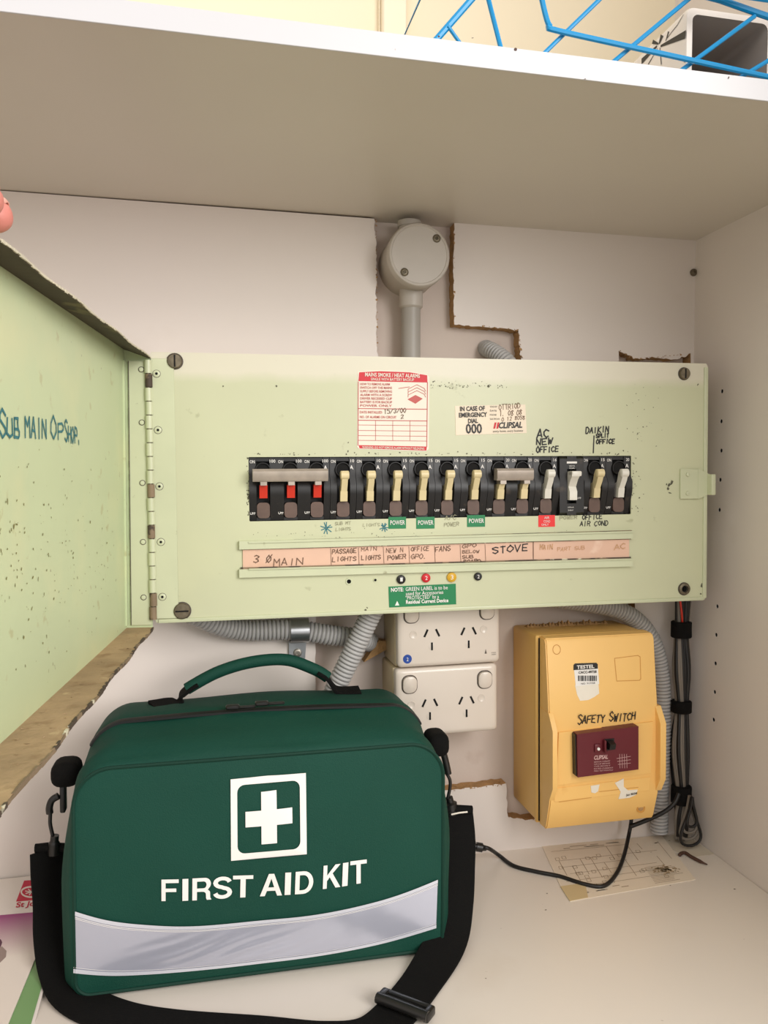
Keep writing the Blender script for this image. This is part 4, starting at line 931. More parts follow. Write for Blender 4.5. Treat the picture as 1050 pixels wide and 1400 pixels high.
ld.part('cord', B().tube([ld.w(p) for p in crom(pl_, 10)], .0021, 10), M_CABB)
pl2 = [at(862, 1130, -.024), at(885, 1121, -.030), at(908, 1110, -.036), at(922, 1098, -.038), at(928, 1085, -.036)]
ld.part('cord_tail', B().tube([ld.w(p) for p in crom(pl2, 8)], .0024, 10), M_CABB)
c_ = ld.w(at(645, 1156.5, -.03)); d_ = ld.w(at(660, 1159, -.032)); dr = (d_-c_).normalized()
b = B(); b.tube([c_-dr*.012, c_-dr*.001, c_, c_+dr*.003], [.0052, .0052, .006, .006], 12); b.tube([c_+dr*.003, c_+dr*.005], .003, 12); b.tube([c_+dr*.005, c_+dr*.0115], .0048, 12); b.tube([c_+dr*.0115, c_+dr*.016], [.0035, .0026], 12)
ld.part('connector', b, M_BPL)

# ================================================================== THINGS ON THE BENCH
def flat(th, name, px, z0, z1, m, label=None, parent=None):
    P = [atz(a, b, ZF) for a, b in px]; o = th.o.location
    return th.part(name, B().prism([(p.x-o.x, p.y-o.y) for p in P], z0, z1, 'z'), m, parent, label, smooth=0)
pc = atz(850, 1185, ZF)
pa = T('wiring_diagram', 'old cream paper sheet printed with a faded diagram on the bench under the yellow box', 'paper', (pc.x, pc.y, ZF))
sheet = flat(pa, 'sheet', [(741, 1157), (905, 1143), (951, 1203), (779, 1233), (766, 1212)], .0001, .0006, M_PAPER)
def G(u, v):   # paper coordinates 0..1
    a = (741+(905-741)*u, 1157+(1143-1157)*u); b = (774+(951-774)*u, 1232+(1203-1232)*u); return atz(a[0]+(b[0]-a[0])*v, a[1]+(b[1]-a[1])*v, ZF)
tb = B(); o_ = pa.o.location
def gl(pts, wd=.0006): tb.stroke([(G(u, v).x-o_.x, G(u, v).y-o_.y) for u, v in pts], wd, lambda X, Z: (X, Z, .0008))
for v in (.12, .3, .42, .55, .68, .8): gl([(.05+.1*random.random(), v), (.6+.3*random.random(), v)])
for u in [.08+.085*i for i in range(11)]: v0_ = random.choice([.12, .3, .42]); gl([(u, v0_), (u+.01, v0_+random.uniform(.12, .4))])
for i in range(24):
    u, v = random.uniform(.05, .8), random.uniform(.2, .85); s_ = .03; gl([(u, v), (u+s_, v), (u+s_, v+.05), (u, v+.05), (u, v)], .0005)
for i in range(16):
    u, v = random.uniform(.05, .6), random.choice([.06, .09, .88, .92]); gl([(u, v), (u+random.uniform(.04, .14), v)], .0012)
for i in range(12): v = .62+.03*i; gl([(.70, v), (.70+random.uniform(.1, .25), v)], .0007)
pa.part('printed_diagram', tb, M_LINE, sheet, smooth=0, fix=False)
tb = B(); g = G(.83, .72); flecks(tb, [(g.x-o_.x+random.gauss(0, .006), g.y-o_.y+random.gauss(0, .004), random.uniform(.0008, .0022)) for _ in range(70)], lambda X, Z: (X, Z, .0010))
pa.part('stain', tb, M_STAIN, sheet, kind='stuff', smooth=0, fix=False)
flat(pa, 'dog_ear', [(766, 1213), (800, 1208), (804, 1228), (779, 1233)], .0007, .0010, mat('yellowed_paper', (206, 184, 140), .7), 'yellowed corner of the paper', sheet)
p2_ = atz(930, 1155, ZF)
dsx = T('dusty_paper_scrap', 'dusty translucent scrap of paper in the back right corner of the bench', 'paper', (p2_.x, p2_.y, ZF))
flat(dsx, 'scrap', [(893, 1144), (938, 1140.5), (976, 1168), (948, 1172), (925, 1165)], .0001, .0004, M_PAPR2)
tb = B(); o2 = dsx.o.location; flecks(tb, [(p.x-o2.x, p.y-o2.y, r) for p, r in ((atz(897, 1153, ZF), .002), (atz(942, 1146, ZF), .002), (atz(915, 1150, ZF), .0015), (atz(950, 1153, ZF), .0016), (atz(890, 1166, ZF), .001))], lambda X, Z: (X, Z, .0006)); dsx.part('dirt_speck', tb, M_STAIN, kind='stuff', smooth=0, fix=False)
wp = [atz(929, 1169, ZF+.002), atz(932, 1166.5, ZF+.002), atz(937, 1166, ZF+.002), atz(943, 1170, ZF+.002), atz(952, 1175, ZF+.002), atz(960, 1179, ZF+.002), atz(967, 1182, ZF+.0016)]
cc = wp[3].copy(); cc.z = ZF
o = link('twig', B().tube([p-cc for p in crom(wp, 5)], [.0019]*24+[.0016, .0014, .0012, .001, .0009, .0008, .0006], 8).mesh('twig'), M_BROWN); o.location = cc; tag(o, 'small curled dark brown twig on the bench near the right wall', 'twig')
for a, b, lb_ in ((748, 1222, 'dark crumb touching the left edge of the diagram sheet'), (746, 1244, 'dark crumb just in front of the left corner of the diagram sheet'), (917, 1211, 'dark crumb at the front edge of the diagram sheet, right side'), (685, 1270, 'lone dark crumb on the white bench midway between bag and diagram sheet'), (665, 1338, 'front most dark crumb on the bench near the shoulder strap'), (1004, 1216, 'dark crumb on the bench close to the right wall')):
    p = atz(a, b, ZF); bb = B(); r = random.uniform(.0006, .0011)
    bb.add([(random.uniform(-r, r)*1.5, random.uniform(-r, r), random.uniform(0, r)) for _ in range(5)], [(0, 1, 2), (0, 2, 3), (0, 3, 4), (1, 2, 4), (2, 3, 4)])
    o = link('grit_crumb', bb.mesh('crumb', 0), M_BROWN); o.location = (p.x, p.y, ZF+.0001); tag(o, lb_, 'crumb', 'crumbs scattered on the bench')
# pamphlets at the left, their back edges propped up against the back board
TB = Vector((-.18, -.0012, -.3905)); TF_ = Vector((-.18, -.19, ZF+.0036)); TD = (TB-TF_).normalized(); TN = Vector((0, -TD.z, TD.y))
def tp(a, b_, off):
    d = ray(a, b_); t = (TB+TN*off-CAM).dot(TN)/d.dot(TN); return CAM+d*t
def tilt(th, name, px, o0, o1, m, label=None, parent=None):
    P = [tp(a, b_, o1) for a, b_ in px]; O = th.o.location; n = len(P); T0 = [tuple(p-O-TN*(o1-o0)) for p in P]; T1 = [tuple(p-O) for p in P]
    return th.part(name, B().add(T0+T1, [tuple(range(n)), tuple(range(2*n-1, n-1, -1))]+[(i, (i+1) % n, n+(i+1) % n, n+i) for i in range(n)]), m, parent, label, smooth=0)
c_ = tp(20, 1300, 0); c_.z = ZF
pg = T('green_pamphlet', 'green edged pamphlet lying underneath the white pamphlet at the left', 'pamphlet', c_)
tilt(pg, 'page_block', [(-150, 1310), (77, 1294), (62, 1345), (47, 1399), (34, 1440), (-180, 1440)], -.0034, -.0022, M_PAMW)
tilt(pg, 'cover', [(-150, 1308), (73, 1293), (58, 1345), (42, 1401), (30, 1440), (-180, 1440)], -.0021, -.0017, M_PAMG, 'green cover')
pw = T('white_pamphlet', 'white pamphlet with a red emblem and a magenta band at the left edge', 'pamphlet', c_)
ya, yb_ = tp(30, 1305, 0).y-c_.y, tp(30, 1250, 0).y-c_.y
band(M_PAMP, 1, (ya, yb_, (150, 40, 116), .95))
cv = tilt(pw, 'cover', [(-150, 1262), (0, 1251), (70, 1245), (62, 1270), (50, 1306), (11, 1400), (-6, 1440), (-180, 1440)], -.0015, -.0004, M_PAMP)
hd = tilt(pw, 'header', [(-150, 1217), (0, 1202), (75, 1194), (70, 1245), (0, 1251), (-150, 1262)], -.0015, -.0003, M_PAMW)
tilt(pw, 'emblem', [(33, 1204), (62, 1202), (62, 1229), (22, 1232.5)], -.0003, -.0001, M_MAG, 'red emblem with a white ring', hd)
def pxstroke(tb, pts, w_):
    for (ax, ay), (bx, by) in zip(pts, pts[1:]):
        d = Vector((bx-ax, by-ay)).normalized()*w_/2; tb.add([tuple(tp(ax+d.y, ay-d.x, .0001)-c_), tuple(tp(ax-d.y, ay+d.x, .0001)-c_), tuple(tp(bx-d.y, by+d.x, .0001)-c_), tuple(tp(bx+d.y, by-d.x, .0001)-c_)], [(0, 1, 2, 3)])
tb = B(); pxstroke(tb, [(42.5+13.5*cos(k*pi/14), 1219.5+7*sin(k*pi/14)) for k in range(29)], 2.2)
for k in range(4): a_ = k*pi/4+.3; pxstroke(tb, [(42.5-8.5*cos(a_), 1219.5-4.6*sin(a_)), (42.5+8.5*cos(a_), 1219.5+4.6*sin(a_))], 1.3)
pw.part('emblem_ring', tb, M_PAMW, hd, smooth=0, fix=False)
cu = bpy.data.curves.new('lettering', 'FONT'); cu.body = 'St John'; cu.fill_mode = 'FRONT'; cu.offset = .02; cu.shear = .2; ob = bpy.data.objects.new('l', cu); me = bpy.data.meshes.new_from_object(ob)
mx_ = max(v.co.x for v in me.vertices)
tb = B().add([tuple(tp(21+41*v.co.x/mx_, 1240.5-4*v.co.x/mx_-v.co.y*9.5, .0001)-c_) for v in me.vertices], [tuple(f.vertices) for f in me.polygons]); pw.part('emblem_print', tb, M_MAG, hd, smooth=0, fix=False)
bpy.data.objects.remove(ob); bpy.data.curves.remove(cu); bpy.data.meshes.remove(me)
tilt(pw, 'printed_shape', [(-30, 1300), (3, 1294), (9, 1300), (8, 1308), (0, 1316), (-20, 1325)], -.0004, -.0002, M_SHAPE, None, cv)
tilt(pw, 'printed_shape', [(-20, 1286), (1, 1284), (3, 1288), (1, 1294), (-15, 1296)], -.0003, -.0001, M_SHAPED, None, cv)

# ================================================================== FIRST AID BAG
bo = Vector((.043, -.11, ZF))
bg = T('first_aid_bag', 'green fabric FIRST AID KIT bag with a silver band and a black shoulder strap', 'bag', bo)
def rq(x0, x1, zt0, zt1, zb0, zb1, r1, r2, y, sag=.0, n=10, m=14):
    """rounded section outline: top runs zt0->zt1, bottom zb0->zb1; world x,z"""
    pts = []
    C_ = [(x1, zt1, r1, 0), (x0, zt0, r1, 90), (x0, zb0, r2, 180), (x1, zb1, r2, 270)]
    for i, (cx, cz, r, a0) in enumerate(C_):
        sx = -1 if a0 in (0, 270) else 1; sz = -1 if a0 in (0, 90) else 1
        ox, oz = cx+sx*r, cz+sz*r; arc = [(ox+r*cos(math.radians(a0+90*k/n)), oz+r*sin(math.radians(a0+90*k/n))) for k in range(n+1)]
        pts += arc
        nx_, nz_, nr, na = C_[(i+1) % 4]; sx2 = -1 if na in (0, 270) else 1; sz2 = -1 if na in (0, 90) else 1
        b0 = (nx_+sx2*nr+nr*cos(math.radians(na)), nz_+sz2*nr+nr*sin(math.radians(na)))
        a_ = arc[-1]
        for k in range(1, m):
            t = k/m; px_, pz_ = a_[0]+(b0[0]-a_[0])*t, a_[1]+(b0[1]-a_[1])*t; s_ = sin(pi*t)*sag
            if i == 0: pz_ += s_
            if i == 1: px_ -= s_*.8
            if i == 3: px_ += s_*.8
            pts.append((px_, pz_))
    return [Vector((p[0]-bo.x, y-bo.y, p[1]-bo.z)) for p in pts]
def bsec(t):
    """t 0 front seam .. 1 back"""
    K = [(0, -.173, -.108, .1960, -.2290, -.2275, -.4120, -.4105, .030, .012, .000),
         (.06, -.1715, -.1105, .1975, -.2260, -.2245, -.4142, -.4130, .030, .013, .001),
         (.2, -.158, -.1185, .2050, -.2170, -.2170, ZF, ZF, .026, .013, .002),
         (.5, -.115, -.1230, .2105, -.2055, -.2055, ZF, ZF, .022, .012, .003),
         (.55, -.108, -.1232, .2107, -.2050, -.2050, ZF, ZF, .022, .012, .003),
         (.85, -.062, -.1220, .2090, -.2080, -.2070, ZF, ZF, .024, .012, .003),
         (1, -.046, -.1150, .2010, -.2150, -.2140, -.412, -.412, .024, .012, .002)]
    for a, b in zip(K, K[1:]):
        if a[0] <= t <= b[0]+1e-9:
            s_ = (t-a[0])/(b[0]-a[0]); v = [a[i]+(b[i]-a[i])*s_ for i in range(1, 11)]; R_ = rq(v[1], v[2], v[3], v[4], v[5], v[6], v[7], v[8], v[0], v[9])
            tp = .028*min(1, t/.3)
            for p in R_:
                kk = max(0, (p.z/.21-.42)/.58)**1.5*tp; xm = (p.x-.003)/.165; p.x -= kk*max(-1, min(1, xm*1.15))
            return R_
def FY(x, z):     # front face surface (local)
    u = (x-.001)/.153; v = (z-.0975)/.092
    k = max(0, 1-u*u)*max(0, 1-v*v)
    wr_ = .0009*sin(x*60+z*35)*k+.0012*math.exp(-((x-.01+(z-.16)*.9)/.008)**2)*max(0, min(1, (z-.13)/.03))
    wr_ -= .0010*math.exp(-((x+.035-(z-.16)*.5)/.007)**2)*max(0, min(1, (z-.145)/.03))
    return -.172-bo.y-.009*k**.7+wr_
TS = [0, .03, .06, .1, .15, .2, .28, .36, .44, .5, .55, .62, .7, .78, .85, .9, .95, 1]
secs = [bsec(t) for t in TS]; b = B()
np_ = len(secs[0]); c_ = Vector((0.001, 0, .0975)); inner = []
for k in (.02, .15, .3, .45, .6, .72, .82, .9, .95, .98):
    rg = []
    for p in secs[0]:
        x_, z_ = c_.x+(p.x-c_.x)*k, c_.z+(p.z-c_.z)*k; rg.append(Vector((x_, FY(x_, z_), z_)))
    inner.append(rg)
secs[0] = [Vector((p.x, FY(p.x, p.z), p.z)) for p in secs[0]]
for i, sct in enumerate(secs):
    if i > 2:
        t = TS[i]
        for p in sct: # soft dents in the cloth
            d_ = .0012*sin(p.x*45+t*5)*sin(p.z*50+t*9)
            if p.z > .02: p.z += d_; p.x += .6*d_
b.rings(inner+secs); bgm = b.mesh('bag_body', 60); body = bg.part('body', bgm, M_BAG)
bg.part('piping', B().tube(secs[0], .0016, 6, True), M_BAGD)
# zip along the top
zs = bsec(.46); zp = [p+Vector((0, 0, 0)) for p in zs if p.z > .188]
zl_ = sorted(zp, key=lambda p: math.atan2(p.z-.1, p.x)); zl_ = zl_[::-1]
b = B(); r_ = []
for i, p in enumerate(zl_):
    a = zl_[max(i-1, 0)]; c2_ = zl_[min(i+1, len(zl_)-1)]; t = (c2_-a).normalized(); n_ = Vector((0, 1, 0)).cross(t)*-1
    if n_.z < 0 and abs(t.z) < .9: n_ = -n_
    q = Vector((p.x, p.y, p.z)); wz = .0045
    r_.append([q+Vector((0, -wz, 0))-n_*.001, q+Vector((0, -wz, 0))+n_*.0010, q+n_*.0018, q+Vector((0, wz, 0))+n_*.0010, q+Vector((0, wz, 0))-n_*.001])
b.rings(r_); zpo = bg.part('zip', b, M_ZIP, label='black zip')
for a, bb in ((318, 968), (358, 963)):
    p = bg.w(at(a, bb, -.125)); bg.part('zip_slider', B().rbox(p.x-.006, p.x+.006, p.y-.003, p.y+.003, p.z-.001, p.z+.003, .0012, 1).rbox(p.x+.004, p.x+.020, p.y-.0022, p.y+.0022, p.z-.0006, p.z+.0014, .0008, 1), M_BPL, zpo)
# handle
hp = [at(a, b_, -.072) for a, b_ in ((240, 953), (262, 938), (300, 918), (345, 905), (390, 902), (425, 913), (448, 926), (462, 942))]
hp = [bg.w(p) for p in hp]; cr = crom(hp, 8)
def flatband(P, wd, th, wv, twist=None):
    rg = []
    for i, p in enumerate(P):
        t = (P[min(i+1, len(P)-1)]-P[max(i-1, 0)]).normalized(); w_ = wv[i] if isinstance(wv, list) else wv; w_ = (w_-t*w_.dot(t)).normalized(); n_ = t.cross(w_).normalized()
        a = wd/2; c = th/2; rg.append([p+w_*a*.96+n_*c, p-w_*a*.96+n_*c, p-w_*a, p-w_*a*.96-n_*c, p+w_*a*.96-n_*c, p+w_*a])
    return B().rings(rg)
yv = Vector((0, 1, .15))
hd_ = bg.part('handle', B().tube(cr[6:-8], .0056, 14), M_BAG, label='green padded carrying handle')
P = [bg.w(at(a, b_, y_)) for a, b_, y_ in ((207, 964, -.085), (225, 962, -.080), (244, 959, -.074), (249, 949, -.072), (262, 938, -.072), (270, 933, -.072))]
P[0].z -= .0005; bg.part('handle_webbing', flatband(crom(P, 6), .018, .003, yv), M_WEB, hd_)
P = [bg.w(at(a, b_, y_)) for a, b_, y_ in ((434, 917, -.072), (446, 925, -.072), (455, 938, -.072), (462, 944, -.072), (475, 945, -.072), (492, 944, -.072))]
bg.part('handle_webbing', flatband(crom(P, 6), .018, .003, yv), M_WEB, hd_)
# front emblem, lettering, silver band
def F3(x, z): return (x, FY(x, z)-.0010, z)
def bw(a, b_): p = bg.w(at(a, b_, -.178)); return p
def dense(P, n):
    out_ = []
    for (a, b_) in zip(P, P[1:]+P[:1]):
        for k in range(n): out_.append((a[0]+(b_[0]-a[0])*k/n, a[1]+(b_[1]-a[1])*k/n))
    return out_
o4 = [bw(316, 1065), bw(417.5, 1058), bw(419.5, 1165.5), bw(315, 1174)]
cx_ = sum(p.x for p in o4)/4; cz_ = sum(p.z for p in o4)/4; hwx = (o4[1].x-o4[0].x+o4[2].x-o4[3].x)/4; hwz = (o4[0].z-o4[3].z+o4[1].z-o4[2].z)/4
pb_ = plate(dense([(cx_-hwx, cz_-hwz), (cx_+hwx, cz_-hwz), (cx_+hwx, cz_+hwz), (cx_-hwx, cz_+hwz)], 8), [rrect(cx_-hwx*.83, cx_+hwx*.83, cz_-hwz*.84, cz_+hwz*.84, .006, 5)], .0002)
pb_.v = [(x, FY(x, z)-.0010+y_*1, z) for x, y_, z in pb_.v]; bg.part('emblem_frame', pb_, M_WHITE, smooth=0, label='white square frame')
ca, cb_ = hwx*.62, hwx*.205; za = hwz*.64
b = B()
for x0, x1, z0, z1 in ((-cb_, cb_, -za, za), (-ca, -cb_, -cb_, cb_), (cb_, ca, -cb_, cb_)):
    vs, fs, nx_, nz_ = [], [], 10, 16
    for i in range(nx_+1):
        for j in range(nz_+1): X, Z = cx_+x0+(x1-x0)*i/nx_, cz_+z0+(z1-z0)*j/nz_; vs.append((X, FY(X, Z)-.0011, Z))
    for i in range(nx_):
        for j in range(nz_): q_ = i*(nz_+1)+j; fs.append((q_, q_+1, q_+nz_+2, q_+nz_+1))
    b.add(vs, fs)
bg.part('cross', b, M_WHITE, fix=False, label='white cross')
def arc(cx, cz, rx, rz, a0, a1, n=8): return [(cx+rx*cos(math.radians(a0+(a1-a0)*k/n)), cz+rz*sin(math.radians(a0+(a1-a0)*k/n))) for k in range(n+1)]
def glyph(c):
    """bold grotesque capitals as outlines in a unit box; t stem width, u bar height"""
    t, u = .24, .165
    if c == 'F': return [([(0, 0), (t, 0), (t, .42), (.86, .42), (.86, .58), (t, .58), (t, 1-u), (1, 1-u), (1, 1), (0, 1)], [])]
    if c == 'I': return [([(0, 0), (1, 0), (1, 1), (0, 1)], [])]
    if c == 'T': return [([(.37, 0), (.63, 0), (.63, 1-u), (1, 1-u), (1, 1), (0, 1), (0, 1-u), (.37, 1-u)], [])]
    if c == 'A': return [([(0, 0), (.22, 0), (.31, .23), (.69, .23), (.78, 0), (1, 0), (.62, 1), (.38, 1)], [[(.365, .385), (.635, .385), (.5, .79)]])]
    if c == 'K': return [([(0, 0), (.22, 0), (.22, .32), (.37, .48), (.72, 0), (1, 0), (.53, .63), (.97, 1), (.68, 1), (.22, .56), (.22, 1), (0, 1)], [])]
    if c == 'D': return [([(0, 0), (.45, 0)]+arc(.45, .5, .55, .5, -90, 90, 12)[1:]+[(0, 1)], [[(t, u), (.43, u)]+arc(.43, .5, .33, .335, -90, 90, 10)[1:]+[(t, 1-u)]])]
    if c == 'R': return [([(0, 0), (t, 0), (t, .38), (.52, .38)]+arc(.52, .26, .19, .12, 90, 0, 4)[1:]+[(.72, .08), (.76, 0), (1, 0), (.94, .1), (.93, .3)]+arc(.68, .32, .25, .15, 0, 60, 4)[1:]+arc(.66, .73, .31, .27, -50, 90, 8)+[(0, 1)], [[(t, .53), (.6, .53)]+arc(.6, .69, .14, .155, -90, 90, 6)[1:]+[(t, .845)]])]
    if c == 'S':
        cl = arc(.5, .73, .37, .19, 8, 180, 8)+arc(.5, .73, .37, .20, 180, 262, 4)[1:]+arc(.5, .285, .38, .205, 80, 0, 4)+arc(.5, .285, .38, .205, 0, -172, 9)[1:]
        L_, R_ = [], []
        for i, p in enumerate(cl):
            a_ = Vector(cl[max(i-1, 0)]); b_ = Vector(cl[min(i+1, len(cl)-1)]); d = (b_-a_).normalized(); L_.append((p[0]-d.y*.125, p[1]+d.x*.082)); R_.append((p[0]+d.y*.125, p[1]-d.x*.082))
        return [(L_+R_[::-1], [])]
LT = [('F', 221, 244.5, 1230, 1229), ('I', 249.5, 257.5, 1229, 1228.5), ('R', 263, 289, 1228.3, 1227), ('S', 291, 317, 1227, 1225.5), ('T', 318, 345.5, 1225.3, 1224), ('A', 355, 385, 1223, 1221), ('I', 388.5, 396.5, 1220.5, 1220), ('D', 402.5, 427, 1219.5, 1217.5), ('K', 440.5, 464.5, 1212.5, 1210.3), ('I', 467, 474.5, 1210, 1209), ('T', 477, 501, 1208, 1205.5)]
for c, x0, x1, y0, y1 in LT:
    hpx = 29.5+2.5*(x0-221)/280; p00, p10, p01 = bw(x0, y0), bw(x1, y1), bw(x0+1.5*(x0-221)/280, y0-hpx)
    if c == 'T' and x0 > 400: p00 = bw(x0+1.5, y0)
    for oo_, hh__ in glyph(c):
        pb_ = plate(oo_, hh__, .0002); pb_.v = [(lambda q: (q.x, FY(q.x, q.z)-.0011+y_, q.z))(p00+(p10-p00)*x+(p01-p00)*z) for x, y_, z in pb_.v]
        bg.part('letter', pb_, M_WHITE, smooth=0)
def bandgrid(top, bot, n, m, off, name, mt, parent=None, label=None):
    vs = []; fs = []
    def ev(P, t):
        t = t*(len(P)-1); i = min(int(t), len(P)-2); return P[i].lerp(P[i+1], t-i)
    tp = crom([bw(*q) for q in top], 8); bt = crom([bw(*q) for q in bot], 8)
    for i in range(n+1):
        a, c = ev(tp, i/n), ev(bt, i/n)
        for j in range(m+1):
            p = a.lerp(c, j/m); g_ = math.exp(-((i/n-.5)/.2)**2)*(j/m); vs.append((p.x, FY(p.x, p.z)-off-(.0007*g_*sin(pi*min(1, j/m*1.08))*1.1*(1+sin((p.z*1.0-p.x*.30)*620+sin(p.x*70))) if m > 1 else 0), p.z))
    for i in range(n):
        for j in range(m): q = i*(m+1)+j; fs.append((q, q+1, q+m+2, q+m+1))
    return bg.part(name, B().add(vs, fs), mt, parent, label, fix=False)
top_ = [(101.5, 1251), (150, 1261), (200, 1265), (260, 1265), (350, 1258), (430, 1249), (520, 1232), (600, 1206)]
bot_ = [(99, 1335), (150, 1337), (200, 1335), (260, 1330), (350, 1320), (430, 1310), (520, 1293), (598, 1272)]
def mixp(k): return [(a[0]+(c[0]-a[0])*k, a[1]+(c[1]-a[1])*k) for a, c in zip(top_, bot_)]
rf = bandgrid(mixp(0), mixp(1), 90, 30, .0010, 'reflective_band', M_REFL, label='silver reflective band')
for k0, k1 in ((-.015, .055), (.075, .085), (.10, .108), (.93, 1.0), (.905, .912)): bandgrid(mixp(k0), mixp(k1), 60, 1, .0016 if k1-k0 > .03 else .0014, 'band_stitching', M_REFE if k1-k0 > .03 else M_WHITE, rf)
# side tabs, rings, clips
def tube_w(name, P, r, m, n=10, parent=None, label=None): return bg.part(name, B().tube([bg.w(p) for p in crom(P, 6)], r, n), m, parent, label)
def lump(P, wd, th, m, name): return bg.part(name, flatband([bg.w(p) for p in crom(P, 6)], wd, th, Vector((0, 1, 0))), m)
for side in (-1, 1):
    if side < 0: tabc = at(89, 1056, -.115); rg1 = [(96, 1070), (86, 1080), (78, 1092), (75, 1105)]; y_ = -.112
    else: tabc = at(597, 1013, -.115); rg1 = [(600, 1022), (609, 1036), (613, 1046), (616, 1056)]; y_ = -.112
    tc_l = bg.w(tabc)
    b = B()
    if side < 0: b.rbox(tc_l.x-.011, tc_l.x+.013, -.017, .013, tc_l.z-.011, tc_l.z+.0105, .0085, 4)
    else: b.rbox(tc_l.x-.010, tc_l.x+.0105, -.017, .013, tc_l.z-.013, tc_l.z+.009, .0075, 4)
    tbo = bg.part('strap_tab', b, M_WEB, smooth=60, label='black webbing tab')
    if side < 0:
        b = B().rbox(*sum([[bg.w(at(82, 1073, y_)).x, bg.w(at(90, 1073, y_)).x], [-.006, .004], [bg.w(at(85, 1110, y_)).z, bg.w(at(85, 1072, y_)).z]], []), .0015, 2)
        clp = bg.part('swivel_clip', b, M_BPL, label='black swivel clip')
        tube_w('clip_hook', [at(80, 1088, y_-.003), at(71, 1094, y_-.003), at(67.5, 1104, y_-.003), at(68, 1112, y_-.003)], .0030, M_BPL, 10, clp)
        tube_w('clip_hook', [at(69, 1108, y_-.003), at(68.5, 1125, y_-.003), at(71, 1138, y_-.003), at(74, 1150, y_-.003)], .0016, M_BPL, 10, clp)
        tube_w('clip_base', [at(75, 1142, y_-.003), at(74, 1152, y_-.003), at(73, 1168, y_-.003)], [.0035]*6+[.0046]*7, M_BPL, 12, clp)
    else:
        clp = tube_w('swivel_clip', [at(606, 1028, y_), at(610, 1044, y_), at(613, 1058, y_)], .0032, M_BPL, 10, None, 'black swivel clip')
        tube_w('clip_hook', [at(609, 1055, y_), at(615, 1066, y_), at(615, 1078, y_), at(612, 1092, y_)], .0016, M_BPL, 10, clp)
        tube_w('clip_base', [at(614, 1090, y_), at(616, 1098, y_), at(617, 1112, y_)], [.0035]*6+[.0062]*7, M_BPL, 12, clp)
# shoulder strap: one continuous loop hanging at both sides and lying on the bench in front
zs_ = ZF+.0016
SP = [(at(69, 1160, -.108), (.8, .6, 0)), (at(70, 1190, -.110), (.8, .6, 0)), (at(73, 1230, -.112), (.8, .6, 0)), (at(75, 1275, -.122), (.8, .55, 0)), (atz(84, 1325, ZF+.010), (.85, .5, 0)),
      (atz(104, 1363, ZF+.003), (.75, .7, 0)), (atz(155, 1388, ZF+.002), (.35, .95, 0)), (atz(230, 1402, zs_), (.08, 1, 0)), (atz(350, 1411, zs_), (0, 1, 0)), (atz(440, 1419, zs_), (.05, 1, 0)), (atz(505, 1412, zs_), (-.35, .9, 0)),
      (atz(548, 1378, zs_), (-.7, .55, 0)), (atz(585, 1330, zs_+.001), (-.9, .3, 0)), (at(612, 1280, -.172), (-1, .15, .05)), (at(621, 1230, -.150), (-1, 0, 0)), (at(624, 1180, -.130), (-1, 0, 0)), (at(625, 1145, -.118), (-1, 0, 0)), (at(622, 1112, -.112), (-1, 0, 0))]
PP = [bg.w(p) for p, _ in SP]; WV = crom([Vector(w_).normalized() for _, w_ in SP], 8); PP = crom(PP, 8)
for p in PP: p.z = max(p.z, .0016)
strp = bg.part('shoulder_strap', flatband(PP, .036, .0020, WV), M_WEB, label='wide black webbing shoulder strap')
# fold over the top of each end with a pale stitch line
for a0, y0, x0_, x1_ in ((1108, -.114, 603, 645), (1160, -.112, 48, 90)):
    p, q = bg.w(at(x0_, a0, y0)), bg.w(at(x1_, a0-1, y0)); b = B(); b.tube([p, (p+q)/2+Vector((0, 0, .0012)), q], .0038, 10); bg.part('strap_fold', b, M_WEB, strp)
p, q = bg.w(at(617, 1113.5, -.1195)), bg.w(at(639, 1110, -.1195)); bg.part('strap_stitch', B().tube([p, (p+q)/2+Vector((0, 0, .0004)), q], .0008, 6), M_WSTK, strp, 'pale stitched line')
# slider buckle
c_ = bg.w(atz(553, 1377, ZF+.005)); ang = math.atan2(*(lambda d: (d.y, d.x))(bg.w(atz(585, 1330, zs_))-bg.w(atz(520, 1405, zs_))))
b = B(); L2 = .0225
b.tube([Vector((-.004, -L2, .002)), Vector((-.004, L2, .002))], .0042, 12); b.rbox(-.006, .008, -L2-.001, -L2+.005, -.003, .0045, .0018, 2); b.rbox(-.006, .008, L2-.005, L2+.001, -.003, .0045, .0018, 2); b.rbox(.004, .009, -L2, L2, -.002, .0035, .0015, 2); b.rbox(-.004, .006, -L2+.003, L2-.003, -.001, .002, .0008, 1)
b.v = [tuple(Vector((v[0]*cos(ang)-v[1]*sin(ang), v[0]*sin(ang)+v[1]*cos(ang), v[2]))+Vector((c_.x, c_.y, .0055))) for v in b.v]
bg.part('slider_buckle', b, M_BPL, strp, 'black plastic slider buckle')

